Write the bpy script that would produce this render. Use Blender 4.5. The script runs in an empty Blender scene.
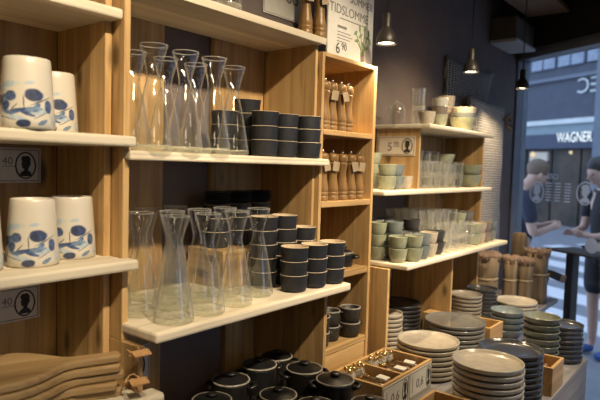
import bpy, bmesh, math, random
from mathutils import Vector, Matrix
random.seed(7)
C = bpy.context.scene.collection
Z0 = 1.55                      # eye height above the floor; heights below are given from the eye
PI = math.pi

# ------------------------------------------------------------------ materials
def new_mat(name):
    m = bpy.data.materials.new(name); m.use_nodes = True
    nt = m.node_tree; nt.nodes.clear()
    out = nt.nodes.new('ShaderNodeOutputMaterial')
    return m, nt, out

def node(nt, typ, **kw):
    n = nt.nodes.new(typ)
    for k, v in kw.items():
        if k.startswith('_'): setattr(n, k[1:], v)
        else: n.inputs[k.replace('__', ' ')].default_value = v
    return n

def pbr(nt, out, color=None, rough=.5, spec=.5, metal=0.0, bump=None, bump_s=.2, coat=0.0):
    b = nt.nodes.new('ShaderNodeBsdfPrincipled')
    b.inputs['Roughness'].default_value = rough
    b.inputs['Metallic'].default_value = metal
    b.inputs['Specular IOR Level'].default_value = spec
    b.inputs['Coat Weight'].default_value = coat
    if color is not None:
        if isinstance(color, tuple): b.inputs['Base Color'].default_value = (*color[:3], 1)
        else: nt.links.new(color, b.inputs['Base Color'])
    if bump is not None:
        bp = nt.nodes.new('ShaderNodeBump'); bp.inputs['Strength'].default_value = bump_s
        bp.inputs['Distance'].default_value = .004
        nt.links.new(bump, bp.inputs['Height']); nt.links.new(bp.outputs[0], b.inputs['Normal'])
    nt.links.new(b.outputs[0], out.inputs[0])
    return b

def ramp(nt, fac, stops):
    r = nt.nodes.new('ShaderNodeValToRGB')
    e = r.color_ramp.elements
    e[0].position, e[0].color = stops[0][0], (*stops[0][1], 1)
    e[1].position, e[1].color = stops[1][0], (*stops[1][1], 1)
    for p, c in stops[2:]:
        x = e.new(p); x.color = (*c, 1)
    nt.links.new(fac, r.inputs[0])
    return r.outputs[0]

def wood(name, axis, c_dark, c_mid, c_light, rough=.5, board=.09, knots=True, seam=.55):
    """pine: long grain along axis ('X','Y','Z'), glued boards, knots"""
    m, nt, out = new_mat(name)
    tc = nt.nodes.new('ShaderNodeTexCoord')
    mp = nt.nodes.new('ShaderNodeMapping')
    nt.links.new(tc.outputs['Object'], mp.inputs[0])
    sc = {'X': (1.3, 22, 22), 'Y': (22, 1.3, 22), 'Z': (22, 22, 1.3)}[axis]
    mp.inputs['Scale'].default_value = sc
    n1 = node(nt, 'ShaderNodeTexNoise', Scale=1.6, Detail=6.0, Roughness=.62, Distortion=.6)
    nt.links.new(mp.outputs[0], n1.inputs['Vector'])
    col = ramp(nt, n1.outputs['Fac'], [(.3, c_dark), (.72, c_light), (.5, c_mid)])
    # boards
    sep = nt.nodes.new('ShaderNodeSeparateXYZ'); nt.links.new(tc.outputs['Object'], sep.inputs[0])
    a, b = {'X': ('Y', 'Z'), 'Y': ('X', 'Z'), 'Z': ('X', 'Y')}[axis]
    add = nt.nodes.new('ShaderNodeMath'); add.operation = 'ADD'
    nt.links.new(sep.outputs[a], add.inputs[0]); nt.links.new(sep.outputs[b], add.inputs[1])
    dv = nt.nodes.new('ShaderNodeMath'); dv.operation = 'DIVIDE'; dv.inputs[1].default_value = board
    nt.links.new(add.outputs[0], dv.inputs[0])
    fl = nt.nodes.new('ShaderNodeMath'); fl.operation = 'FLOOR'; nt.links.new(dv.outputs[0], fl.inputs[0])
    wn = nt.nodes.new('ShaderNodeTexWhiteNoise'); wn.noise_dimensions = '1D'; nt.links.new(fl.outputs[0], wn.inputs['W'])
    mr = nt.nodes.new('ShaderNodeMapRange'); mr.inputs['To Min'].default_value = .74; mr.inputs['To Max'].default_value = 1.08
    nt.links.new(wn.outputs['Value'], mr.inputs['Value'])
    fr = nt.nodes.new('ShaderNodeMath'); fr.operation = 'FRACT'; nt.links.new(dv.outputs[0], fr.inputs[0])
    gt = nt.nodes.new('ShaderNodeMapRange'); gt.inputs['From Min'].default_value = 0; gt.inputs['From Max'].default_value = .03
    gt.inputs['To Min'].default_value = seam; gt.inputs['To Max'].default_value = 1.0
    nt.links.new(fr.outputs[0], gt.inputs['Value'])
    mu = nt.nodes.new('ShaderNodeMath'); mu.operation = 'MULTIPLY'
    nt.links.new(mr.outputs[0], mu.inputs[0]); nt.links.new(gt.outputs[0], mu.inputs[1])
    last = mu.outputs[0]
    if knots:
        mp2 = nt.nodes.new('ShaderNodeMapping'); nt.links.new(tc.outputs['Object'], mp2.inputs[0])
        mp2.inputs['Scale'].default_value = {'X': (4.5, 11, 11), 'Y': (11, 4.5, 11), 'Z': (11, 11, 4.5)}[axis]
        vo = node(nt, 'ShaderNodeTexVoronoi', Scale=1.0, Randomness=1.0)
        nt.links.new(mp2.outputs[0], vo.inputs['Vector'])
        k = nt.nodes.new('ShaderNodeMapRange'); k.interpolation_type = 'SMOOTHSTEP'
        k.inputs['From Min'].default_value = .06; k.inputs['From Max'].default_value = .2
        k.inputs['To Min'].default_value = .3; k.inputs['To Max'].default_value = 1.0
        nt.links.new(vo.outputs['Distance'], k.inputs['Value'])
        m2 = nt.nodes.new('ShaderNodeMath'); m2.operation = 'MULTIPLY'
        nt.links.new(last, m2.inputs[0]); nt.links.new(k.outputs[0], m2.inputs[1]); last = m2.outputs[0]
    mix = nt.nodes.new('ShaderNodeMix'); mix.data_type = 'RGBA'; mix.blend_type = 'MULTIPLY'; mix.inputs[0].default_value = 1
    nt.links.new(col, mix.inputs[6]); nt.links.new(last, mix.inputs[7])
    pbr(nt, out, mix.outputs[2], rough=rough, spec=.35, bump=n1.outputs['Fac'], bump_s=.12)
    return m

def speckle(name, c1, c2, rough=.35, scale=60, spec=.5, metal=0.0, bump_s=.05, coat=0.0, detail=3.0):
    m, nt, out = new_mat(name)
    tc = nt.nodes.new('ShaderNodeTexCoord')
    n1 = node(nt, 'ShaderNodeTexNoise', Scale=scale, Detail=detail, Roughness=.6)
    nt.links.new(tc.outputs['Object'], n1.inputs['Vector'])
    col = ramp(nt, n1.outputs['Fac'], [(.35, c1), (.65, c2)])
    pbr(nt, out, col, rough=rough, spec=spec, metal=metal, bump=n1.outputs['Fac'], bump_s=bump_s, coat=coat)
    return m

def thin_glass(name, tint, milky=0.0, milk_col=(.85, .85, .8), edge=.55, ribs=0, rim_light=0.0):
    """a clear glass wall: transparent, Fresnel gloss, darker towards grazing view as real glass walls are"""
    m, nt, out = new_mat(name)
    lw = node(nt, 'ShaderNodeLayerWeight', Blend=.35)
    tr = nt.nodes.new('ShaderNodeBsdfTransparent')
    col = ramp(nt, lw.outputs['Facing'], [(.55, tint), (1.0, tuple(t * edge for t in tint))])
    nt.links.new(col, tr.inputs[0])
    gl = node(nt, 'ShaderNodeBsdfGlossy', Roughness=.045)
    gl.inputs[0].default_value = (1, 1, 1, 1)
    l2 = node(nt, 'ShaderNodeLayerWeight', Blend=.5)
    pw = nt.nodes.new('ShaderNodeMath'); pw.operation = 'POWER'; pw.inputs[1].default_value = 4.2; nt.links.new(l2.outputs['Facing'], pw.inputs[0])
    fr = nt.nodes.new('ShaderNodeMath'); fr.operation = 'MULTIPLY_ADD'; fr.inputs[1].default_value = .85; fr.inputs[2].default_value = .045
    nt.links.new(pw.outputs[0], fr.inputs[0])
    if ribs:
        tc = nt.nodes.new('ShaderNodeTexCoord')
        n1 = node(nt, 'ShaderNodeTexVoronoi', Scale=ribs)
        mpn = nt.nodes.new('ShaderNodeMapping'); mpn.inputs['Scale'].default_value = (1, 1, .22 if ribs > 60 else 1)
        nt.links.new(tc.outputs['Object'], mpn.inputs[0]); nt.links.new(mpn.outputs[0], n1.inputs['Vector'])
        bp = nt.nodes.new('ShaderNodeBump'); bp.inputs['Strength'].default_value = .6; bp.inputs['Distance'].default_value = .004
        nt.links.new(n1.outputs['Distance'], bp.inputs['Height'])
        nt.links.new(bp.outputs[0], gl.inputs['Normal']); nt.links.new(bp.outputs[0], l2.inputs['Normal'])
    mx = nt.nodes.new('ShaderNodeMixShader')
    nt.links.new(fr.outputs[0], mx.inputs[0]); nt.links.new(tr.outputs[0], mx.inputs[1]); nt.links.new(gl.outputs[0], mx.inputs[2])
    last = mx.outputs[0]
    if milky:
        df = nt.nodes.new('ShaderNodeBsdfTranslucent'); df.inputs[0].default_value = (*milk_col, 1)
        d2 = nt.nodes.new('ShaderNodeBsdfDiffuse'); d2.inputs[0].default_value = (*milk_col, 1)
        a = node(nt, 'ShaderNodeMixShader', Fac=.5); nt.links.new(df.outputs[0], a.inputs[1]); nt.links.new(d2.outputs[0], a.inputs[2])
        b = node(nt, 'ShaderNodeMixShader', Fac=milky)
        if ribs:
            mr = nt.nodes.new('ShaderNodeMapRange'); mr.inputs['From Min'].default_value = .15; mr.inputs['From Max'].default_value = .6
            mr.inputs['To Min'].default_value = 0; mr.inputs['To Max'].default_value = milky * 1.7
            nt.links.new(n1.outputs['Distance'], mr.inputs['Value']); nt.links.new(mr.outputs[0], b.inputs[0])
        nt.links.new(last, b.inputs[1]); nt.links.new(a.outputs[0], b.inputs[2])
        last = b.outputs[0]
    if rim_light:  # pale outline mixed in at grazing view, standing in for light caught in glass edges
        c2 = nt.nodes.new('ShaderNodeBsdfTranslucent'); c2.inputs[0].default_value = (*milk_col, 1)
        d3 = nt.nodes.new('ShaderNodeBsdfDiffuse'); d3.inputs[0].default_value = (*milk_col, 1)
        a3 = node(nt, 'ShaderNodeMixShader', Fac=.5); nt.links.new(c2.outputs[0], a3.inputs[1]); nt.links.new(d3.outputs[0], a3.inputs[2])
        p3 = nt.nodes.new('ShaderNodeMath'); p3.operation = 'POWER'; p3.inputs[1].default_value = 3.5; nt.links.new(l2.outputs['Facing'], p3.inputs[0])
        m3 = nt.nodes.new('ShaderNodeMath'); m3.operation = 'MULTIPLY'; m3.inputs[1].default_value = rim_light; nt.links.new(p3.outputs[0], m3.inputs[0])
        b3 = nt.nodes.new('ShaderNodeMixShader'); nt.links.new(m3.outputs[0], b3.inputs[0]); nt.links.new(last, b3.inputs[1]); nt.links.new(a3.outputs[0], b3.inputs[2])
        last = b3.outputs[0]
    nt.links.new(last, out.inputs[0])
    return m

def emis(name, col, s):
    m, nt, out = new_mat(name)
    e = nt.nodes.new('ShaderNodeEmission'); e.inputs[0].default_value = (*col, 1); e.inputs[1].default_value = s
    nt.links.new(e.outputs[0], out.inputs[0]); return m

PD, PM, PL = (.35, .20, .08), (.53, .34, .145), (.65, .455, .22)
M = {}
M['pine_z'] = wood('pine upright', 'Z', PD, PM, PL)
M['pine_x'] = wood('pine lengthwise', 'X', PD, PM, PL, board=.11)
M['pine_y'] = wood('pine crosswise', 'Y', PD, PM, PL, board=.11)
M['pale_x'] = wood('bleached pine shelf', 'X', (.62, .53, .38), (.72, .64, .49), (.78, .71, .56), rough=.6, board=.16, knots=False, seam=.9)
M['boxwood'] = wood('box pine', 'X', (.42, .25, .09), (.55, .34, .14), (.64, .43, .2), board=.3, knots=False, seam=.9)
M['mill'] = wood('turned beech', 'Z', (.14, .07, .022), (.26, .145, .05), (.37, .22, .085), rough=.35, board=.5, knots=False, seam=1)
M['board'] = wood('oiled acacia board', 'X', (.25, .15, .065), (.39, .26, .12), (.51, .365, .19), rough=.5, board=.5, knots=False, seam=1)
M['greywood'] = wood('weathered grey wood', 'X', (.20, .19, .19), (.29, .28, .28), (.37, .36, .36), rough=.7, board=.2, knots=False)
M['floorwood'] = wood('dark floor boards', 'X', (.20, .13, .08), (.27, .18, .11), (.33, .23, .15), rough=.5, board=.14, knots=False)
M['wall'] = speckle('mauve grey paint', (.145, .117, .108), (.165, .134, .124), rough=.8, scale=9, spec=.2)
M['plaster'] = speckle('cream plaster', (.55, .51, .45), (.6, .56, .5), rough=.8, scale=6, spec=.2)
M['ceiling'] = speckle('dark ceiling paint', (.022, .02, .018), (.03, .027, .024), rough=.8, scale=6, spec=.2)
M['ceilwood'] = speckle('brown ceiling panel', (.20, .15, .11), (.25, .19, .14), rough=.7, scale=12, spec=.2)
M['greybox'] = speckle('grey ducting', (.085, .073, .06), (.11, .095, .08), rough=.6, scale=8)
M['whiteplastic'] = speckle('off white casing', (.46, .45, .43), (.5, .49, .47), rough=.5, scale=8)
M['blackcup'] = speckle('matt black stoneware', (.009, .010, .013), (.016, .0175, .022), rough=.55, scale=90)
M['beigeclay'] = speckle('unglazed beige clay', (.50, .40, .27), (.60, .49, .34), rough=.7, scale=90)
M['iron'] = speckle('black cast iron', (.008, .008, .008), (.015, .0145, .014), rough=.33, scale=120, bump_s=.12)
M['ironrim'] = speckle('worn enamel rim', (.22, .20, .16), (.36, .33, .27), rough=.35, scale=60)
M['darkbowl'] = speckle('rough dark stoneware', (.015, .014, .012), (.035, .032, .027), rough=.5, scale=140, bump_s=.3)
M['rimlight'] = speckle('pale worn rim', (.16, .145, .12), (.30, .27, .22), rough=.5, scale=120)
M['jar'] = None
for k, c, rg in (('green', (.27, .285, .195), .3), ('blue', (.18, .205, .20), .3), ('cream', (.48, .42, .32), .35), ('taupe', (.25, .20, .16), .35),
                 ('dark', (.05, .047, .045), .35), ('grey', (.20, .20, .19), .3), ('white', (.62, .60, .52), .35), ('lime', (.40, .42, .29), .3)):
    M['cup_' + k] = speckle(k + ' glaze', tuple(v * .88 for v in c), tuple(v * 1.1 for v in c), rough=rg, scale=70)
for k, c, rg in (('cream', (.56, .51, .41), .22), ('beige', (.45, .40, .32), .25), ('grey', (.165, .158, .142), .16), ('charcoal', (.055, .057, .062), .16),
                 ('bluegrey', (.25, .30, .32), .2), ('olive', (.19, .205, .165), .2), ('black', (.03, .031, .034), .2)):
    M['plate_' + k] = speckle(k + ' plate glaze', tuple(v * .9 for v in c), tuple(v * 1.08 for v in c), rough=rg, scale=40, coat=.3)
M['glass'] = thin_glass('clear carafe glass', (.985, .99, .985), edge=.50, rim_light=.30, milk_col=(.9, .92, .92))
M['glassrim'] = thin_glass('glass lip', (.96, .97, .96), milky=.22, milk_col=(.95, .95, .9), edge=.5)  # milky white mixed in to paint the bright highlight along the lip
M['glassbase'] = thin_glass('thick green glass foot', (.975, .98, .95), milky=.10, milk_col=(.97, .95, .78), edge=.40, ribs=45, rim_light=.3)  # yellowish milkiness paints in the highlights of the foot
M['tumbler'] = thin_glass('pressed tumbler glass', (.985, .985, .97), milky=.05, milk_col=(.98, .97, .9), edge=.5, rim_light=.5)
M['pane'] = thin_glass('shop window glass', (.93, .96, .97), edge=.85)
M['paper'] = speckle('off white card', (.60, .58, .52), (.64, .62, .56), rough=.8, scale=30)
M['kraft'] = speckle('buff card', (.66, .57, .44), (.72, .63, .5), rough=.8, scale=30)
M['tagcard'] = speckle('brown tag card', (.34, .26, .16), (.40, .31, .20), rough=.8, scale=60)
M['ink'] = speckle('black ink', (.018, .016, .015), (.022, .02, .018), rough=.7, scale=30)
M['greyink'] = speckle('grey ink', (.16, .15, .14), (.18, .17, .16), rough=.7, scale=30)
M['leafgreen'] = speckle('printed leaf green', (.14, .22, .08), (.22, .30, .13), rough=.7, scale=200)
M['leather'] = speckle('tan leather', (.40, .22, .09), (.50, .30, .13), rough=.6, scale=150)
M['cord'] = speckle('natural string', (.42, .33, .2), (.52, .42, .27), rough=.9, scale=300)
M['brass'] = speckle('brushed brass', (.72, .50, .20), (.82, .60, .28), rough=.22, scale=90, metal=1.0)
M['steel'] = speckle('brushed steel', (.55, .53, .50), (.65, .63, .6), rough=.25, scale=90, metal=1.0)
M['bronze'] = speckle('dark bronze lamp metal', (.035, .030, .027), (.055, .047, .04), rough=.42, scale=60, metal=.3)
M['blackcord'] = speckle('dark flex', (.03, .026, .022), (.04, .035, .03), rough=.7, scale=60)
M['bulb'] = emis('lamp glow', (1, .80, .52), 14)
M['frame'] = speckle('blue grey window frame', (.17, .20, .24), (.20, .23, .27), rough=.45, scale=10)
M['straw'] = wood('straw bristles', 'Z', (.17, .12, .075), (.27, .20, .125), (.37, .285, .185), rough=.85, board=.01, knots=False, seam=.6)
M['bristle'] = speckle('pinkish brown bristles', (.20, .13, .09), (.48, .36, .27), rough=.9, scale=260, bump_s=.8)
def film():
    m, nt, out = new_mat('white window film')
    a = nt.nodes.new('ShaderNodeBsdfTranslucent'); a.inputs[0].default_value = (.85, .87, .88, 1)
    b = nt.nodes.new('ShaderNodeBsdfDiffuse'); b.inputs[0].default_value = (.8, .82, .84, 1)
    x = node(nt, 'ShaderNodeMixShader', Fac=.2); nt.links.new(a.outputs[0], x.inputs[1]); nt.links.new(b.outputs[0], x.inputs[2])
    nt.links.new(x.outputs[0], out.inputs[0]); return m
M['white'] = film()

def knit(name, c1, c2, sx, sz):
    m, nt, out = new_mat(name)
    tc = nt.nodes.new('ShaderNodeTexCoord')
    w1 = node(nt, 'ShaderNodeTexWave', Scale=sx, Distortion=1.6, Detail=2.0); w1.bands_direction = 'X'
    w2 = node(nt, 'ShaderNodeTexWave', Scale=sz, Distortion=2.2, Detail=2.0); w2.bands_direction = 'Z'
    for w in (w1, w2):
        w.inputs['Detail Scale'].default_value = 3.0
        nt.links.new(tc.outputs['Object'], w.inputs['Vector'])
    mu = nt.nodes.new('ShaderNodeMath'); mu.operation = 'MULTIPLY'
    nt.links.new(w1.outputs['Fac'], mu.inputs[0]); nt.links.new(w2.outputs['Fac'], mu.inputs[1])
    col = ramp(nt, mu.outputs[0], [(.05, c1), (.7, c2)])
    pbr(nt, out, col, rough=.95, spec=.1, bump=mu.outputs[0], bump_s=1.0)
    return m
M['darkknit'] = knit('dark woven yarn', (.11, .10, .09), (.60, .55, .5), 12, 26)
M['paleknit'] = knit('pale chunky wool', (.28, .27, .25), (.72, .70, .66), 18, 22)

# jar print: watercolour berries, laid out on the jar's own unrolled wall (u along the girth, v up, in metres)
def jar_mat():
    m, nt, out = new_mat('white glaze with watercolour berries')
    uv = nt.nodes.new('ShaderNodeUVMap')
    base = nt.nodes.new('ShaderNodeRGB'); base.outputs[0].default_value = (.63, .585, .49, 1)
    nz = node(nt, 'ShaderNodeTexNoise', Scale=90, Detail=3.0)
    nt.links.new(uv.outputs[0], nz.inputs['Vector'])
    off = nt.nodes.new('ShaderNodeVectorMath'); off.operation = 'SUBTRACT'; off.inputs[1].default_value = (.5, .5, .5)
    nt.links.new(nz.outputs['Color'], off.inputs[0])
    sc = nt.nodes.new('ShaderNodeVectorMath'); sc.operation = 'SCALE'; sc.inputs['Scale'].default_value = .004
    nt.links.new(off.outputs[0], sc.inputs[0])
    pos = nt.nodes.new('ShaderNodeVectorMath'); pos.operation = 'ADD'
    nt.links.new(uv.outputs[0], pos.inputs[0]); nt.links.new(sc.outputs[0], pos.inputs[1])
    last = base.outputs[0]
    n2 = node(nt, 'ShaderNodeTexNoise', Scale=130, Detail=2.0); nt.links.new(uv.outputs[0], n2.inputs['Vector'])
    D, D2, L, P = ((.008, .016, .06), (.022, .05, .16)), ((.02, .04, .12), (.06, .12, .28)), ((.06, .12, .25), (.20, .30, .42)), ((.33, .45, .54), (.50, .55, .56))
    S = ((.03, .03, .05), (.06, .06, .09))
    k = .00046
    items = [(-58, 166, 58, 17, .06, P), (-86, 150, 26, 26, 0, P), (20, 172, 26, 10, .2, P), (112, 36, 22, 34, .2, P), (-20, 40, 50, 14, -.2, P), (60, 66, 40, 16, .3, P),
             (2, 100, 2.2, 28, .06, S), (62, 108, 50, 2.0, .45, S), (-64, 42, 50, 2.0, -.3, S), (58, 52, 34, 1.8, .5, S), (-30, 80, 2, 22, -.7, S), (-84, 66, 2, 26, -.2, S),
             (26, 72, 40, 11, .16, L), (-22, 66, 34, 10, .28, D2), (14, 56, 28, 7, -.3, D2), (-52, 62, 26, 9, -.35, L), (44, 88, 16, 8, .8, L),
             (36, 128, 35, 26, -.08, D), (-44, 122, 23, 21, .1, D2), (-64, 88, 21, 20, 0, D2), (-72, 112, 16, 18, 0, L), (-98, 106, 20, 23, 0, D), (-104, 30, 21, 20, 0, D), (2, 20, 24, 16, .1, D),
             (88, 88, 17, 28, 0, D2), (64, 26, 22, 8, .5, L), (-140, 66, 24, 26, 0, D), (-134, 120, 20, 18, 0, D2), (170, 110, 24, 20, 0, D)]
    for (u, v, a, b, rot, (ca, cb)) in items:
        mp = nt.nodes.new('ShaderNodeMapping'); mp.vector_type = 'TEXTURE'
        mp.inputs['Location'].default_value = (u * k, v * k, 0); mp.inputs['Rotation'].default_value = (0, 0, rot)
        mp.inputs['Scale'].default_value = (a * k, b * k, 1)
        nt.links.new(pos.outputs[0], mp.inputs[0])
        ln = nt.nodes.new('ShaderNodeVectorMath'); ln.operation = 'LENGTH'; nt.links.new(mp.outputs[0], ln.inputs[0])
        mr = nt.nodes.new('ShaderNodeMapRange'); mr.interpolation_type = 'SMOOTHSTEP'
        soft = .75 if ca[0] > .2 else .25
        mr.inputs['From Min'].default_value = 1.05; mr.inputs['From Max'].default_value = 1.05 - soft
        mr.inputs['To Min'].default_value = 0; mr.inputs['To Max'].default_value = .95
        nt.links.new(ln.outputs['Value'], mr.inputs['Value'])
        cc = ramp(nt, n2.outputs['Fac'], [(.38, ca), (.66, cb)])
        mx = nt.nodes.new('ShaderNodeMix'); mx.data_type = 'RGBA'
        nt.links.new(mr.outputs[0], mx.inputs[0]); nt.links.new(last, mx.inputs[6]); nt.links.new(cc, mx.inputs[7])
        last = mx.outputs[2]
    pbr(nt, out, last, rough=.3, coat=.25)
    return m
M['jar'] = jar_mat()

# ------------------------------------------------------------------ mesh helpers
class MB:
    def __init__(s): s.v, s.f, s.m, s.sm, s.uv = [], [], [], [], {}
    def face(s, idx, mi=0, smooth=False): s.f.append(idx); s.m.append(mi); s.sm.append(smooth)
    def box(s, x0, x1, y0, y1, z0, z1, mi=0):
        b = len(s.v)
        s.v += [(x0, y0, z0), (x1, y0, z0), (x1, y1, z0), (x0, y1, z0), (x0, y0, z1), (x1, y0, z1), (x1, y1, z1), (x0, y1, z1)]
        for q in ((3, 2, 1, 0), (4, 5, 6, 7), (0, 1, 5, 4), (1, 2, 6, 5), (2, 3, 7, 6), (3, 0, 4, 7)): s.face([b + i for i in q], mi)
        return s
    def lathe(s, prof, seg=32, o=(0, 0, 0), mats=None, uvr=None):
        """prof: (r, z) list; r<=1e-6 closes to a point. mats: material index per profile segment"""
        b = len(s.v); rings = []
        for (r, z) in prof:
            if r <= 1e-6:
                rings.append([len(s.v)]); s.v.append((o[0], o[1], o[2] + z))
            else:
                st = len(s.v)
                for i in range(seg):
                    a = 2 * PI * i / seg
                    s.v.append((o[0] + r * math.cos(a), o[1] + r * math.sin(a), o[2] + z))
                rings.append(list(range(st, st + seg)))
        for k in range(len(prof) - 1):
            A, B = rings[k], rings[k + 1]; mi = mats[k] if mats else 0
            for i in range(seg):
                j = (i + 1) % seg
                if len(A) == 1 and len(B) == 1: continue
                if len(A) == 1: q = [A[0], B[j], B[i]]
                elif len(B) == 1: q = [A[i], A[j], B[0]]
                else: q = [A[i], A[j], B[j], B[i]]
                if uvr is not None:
                    # u = 0 faces -Y, grows to the viewer's right
                    us = []
                    for vi, ii in zip(q, ([i, j, j, i] if len(q) == 4 else [i, j, i])):
                        ang = 2 * PI * (i + (1 if ii == j else 0)) / seg - 1.5 * PI
                        if 2 * PI * (i + .5) / seg < .5 * PI: ang += 2 * PI
                        us.append((ang * uvr, s.v[vi][2]))
                    s.uv[len(s.f)] = us
                s.face(q, mi, True)
        return s
    def tube(s, pts, r, seg=8, mi=0, cap=True):
        pts = [Vector(p) for p in pts]; rs = r if isinstance(r, (list, tuple)) else [r] * len(pts)
        rings = []; ref = Vector((0, 0, 1))
        for i, p in enumerate(pts):
            t = (pts[min(i + 1, len(pts) - 1)] - pts[max(i - 1, 0)]).normalized()
            if abs(t.dot(ref)) > .95: ref = Vector((1, 0, 0)) if abs(t.x) < .9 else Vector((0, 1, 0))
            n = (ref - t * ref.dot(t)).normalized(); bn = t.cross(n); ref = n
            st = len(s.v)
            for k in range(seg):
                a = 2 * PI * k / seg; q = p + (n * math.cos(a) + bn * math.sin(a)) * rs[i]; s.v.append(tuple(q))
            rings.append(list(range(st, st + seg)))
        for A, B in zip(rings, rings[1:]):
            for k in range(seg):
                j = (k + 1) % seg; s.face([A[k], A[j], B[j], B[k]], mi, True)
        if cap:
            s.face(rings[0][::-1], mi); s.face(rings[-1], mi)
        return s
    def prism_xz(s, poly, y0, y1, mi=0):
        b = len(s.v); n = len(poly)
        s.v += [(x, y0, z) for x, z in poly] + [(x, y1, z) for x, z in poly]
        s.face([b + i for i in range(n)], mi); s.face([b + n + i for i in range(n)][::-1], mi)
        for i in range(n):
            j = (i + 1) % n; s.face([b + j, b + i, b + n + i, b + n + j], mi)
        return s
    def prism_xy(s, poly, z0, z1, mi=0):
        b = len(s.v); n = len(poly)
        s.v += [(x, y, z0) for x, y in poly] + [(x, y, z1) for x, y in poly]
        s.face([b + i for i in range(n)][::-1], mi); s.face([b + n + i for i in range(n)], mi)
        for i in range(n):
            j = (i + 1) % n; s.face([b + i, b + j, b + n + j, b + n + i], mi)
        return s
    def ring_xz(s, rx, rz, w, y0, y1, seg=40, c=(0, 0), mi=0):
        b = len(s.v)
        for (ax, az, y) in ((rx, rz, y0), (rx - w, rz - w, y0), (rx, rz, y1), (rx - w, rz - w, y1)):
            for i in range(seg):
                a = 2 * PI * i / seg; s.v.append((c[0] + ax * math.cos(a), y, c[1] + az * math.sin(a)))
        for i in range(seg):
            j = (i + 1) % seg
            o0, i0, o1, i1 = b, b + seg, b + 2 * seg, b + 3 * seg
            s.face([o0 + i, o0 + j, i0 + j, i0 + i][::-1], mi); s.face([o1 + i, o1 + j, i1 + j, i1 + i], mi)
            s.face([o0 + j, o0 + i, o1 + i, o1 + j][::-1], mi); s.face([i0 + i, i0 + j, i1 + j, i1 + i][::-1], mi)
        return s
    def build(s, name, mats, parent=None, bevel=0, loc=None, rot=None, sharp=None, subsurf=0, recalc=True):
        me = bpy.data.meshes.new(name); me.from_pydata(s.v, [], s.f)
        if not isinstance(mats, (list, tuple)): mats = [mats]
        for m in mats: me.materials.append(m)
        me.polygons.foreach_set('material_index', s.m); me.polygons.foreach_set('use_smooth', s.sm)
        if s.uv:
            ul = me.uv_layers.new(name='UVMap')
            for p in me.polygons:
                if p.index in s.uv:
                    for li, c in zip(p.loop_indices, s.uv[p.index]): ul.data[li].uv = c
        me.update()
        if recalc:
            bm = bmesh.new(); bm.from_mesh(me); bmesh.ops.recalc_face_normals(bm, faces=bm.faces); bm.to_mesh(me); bm.free()
        if sharp is not None: me.set_sharp_from_angle(angle=math.radians(sharp))
        o = bpy.data.objects.new(name, me); C.objects.link(o)
        if parent is not None: o.parent = parent
        if loc is not None: o.location = loc
        if rot is not None: o.rotation_euler = rot
        if bevel:
            md = o.modifiers.new('edge', 'BEVEL'); md.width = bevel; md.segments = 2; md.limit_method = 'ANGLE'; md.angle_limit = .6
        if subsurf:
            md = o.modifiers.new('smooth', 'SUBSURF'); md.levels = subsurf; md.render_levels = subsurf
        return o

def P3(x, y, z): return (x, y, z + Z0)
def tag(o, label, cat, group=None):
    o['label'] = label; o['category'] = cat
    if group: o['group'] = group
    return o
def thing(name, label, cat, loc, rotz=0, group=None):
    o = bpy.data.objects.new(name, None); C.objects.link(o); o.empty_display_size = .02
    o.location = loc; o.rotation_euler = (0, 0, rotz)
    return tag(o, label, cat, group)
def struct(o):
    o['kind'] = 'structure'; return o
def dup(o, loc=None, rot=None, label=None, cat=None, group=None, parent=None):
    c = o.copy(); C.objects.link(c)
    if loc is not None: c.location = loc
    if rot is not None: c.rotation_euler = rot
    if label: c['label'] = label
    if group: c['group'] = group
    if parent is not None: c.parent = parent
    for ch in list(o.children): dup(ch, parent=c)
    return c
ORD = ['topmost', 'second from top', 'third from top', 'fourth from top', 'fifth from top', 'sixth from top', 'seventh from top', 'eighth from top',
       'ninth from top', 'tenth from top', 'eleventh from top', 'twelfth from top', 'thirteenth from top']
USED = set()
def stack(proto, n, x, y, z, pitch, what, where, cat, group, jit=.0012, tilt_top=0, rots=None):
    """n copies of a thing piled at (x, y) on height z; each copy is a thing of its own"""
    for i in range(n):
        if n == 1: lab = f'{what}, {where}'
        else: lab = f'{what}, {ORD[n - 1 - i]} {where}'
        first = proto.name not in USED
        loc = P3(x + random.uniform(-jit, jit), y + random.uniform(-jit, jit), z + i * pitch + .0004)
        rot = (0, 0, random.uniform(0, 6.28))
        if tilt_top and i == n - 1: rot = (tilt_top, -tilt_top * .6, 0); loc = (loc[0], loc[1], loc[2] + .0035)
        if first:
            USED.add(proto.name); o = proto; o.location = loc; o.rotation_euler = rot
        else: o = dup(proto, loc, rot)
        tag(o, lab, cat, group)

# ------------------------------------------------------------------ camera
r_ = Vector((math.sin(math.radians(38.2)), -math.cos(math.radians(38.2)), 0))
pit, rol = math.radians(3.46), math.radians(1.64)
fw = Vector((math.cos(math.radians(38.2)) * math.cos(pit), math.sin(math.radians(38.2)) * math.cos(pit), -math.sin(pit)))
up = r_.cross(fw)
r2 = r_ * math.cos(rol) + up * math.sin(rol); u2 = -r_ * math.sin(rol) + up * math.cos(rol)
cam_d = bpy.data.cameras.new('camera'); cam = bpy.data.objects.new('camera', cam_d); C.objects.link(cam)
cam.matrix_world = Matrix(((r2.x, u2.x, -fw.x, 0), (r2.y, u2.y, -fw.y, 0), (r2.z, u2.z, -fw.z, Z0), (0, 0, 0, 1)))
cam_d.sensor_width = 36; cam_d.lens = 36 * 570 / 600; cam_d.clip_start = .05; cam_d.clip_end = 200
cam_d.dof.use_dof = True; cam_d.dof.focus_distance = 1.55; cam_d.dof.aperture_fstop = 4.0
bpy.context.scene.camera = cam

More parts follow.
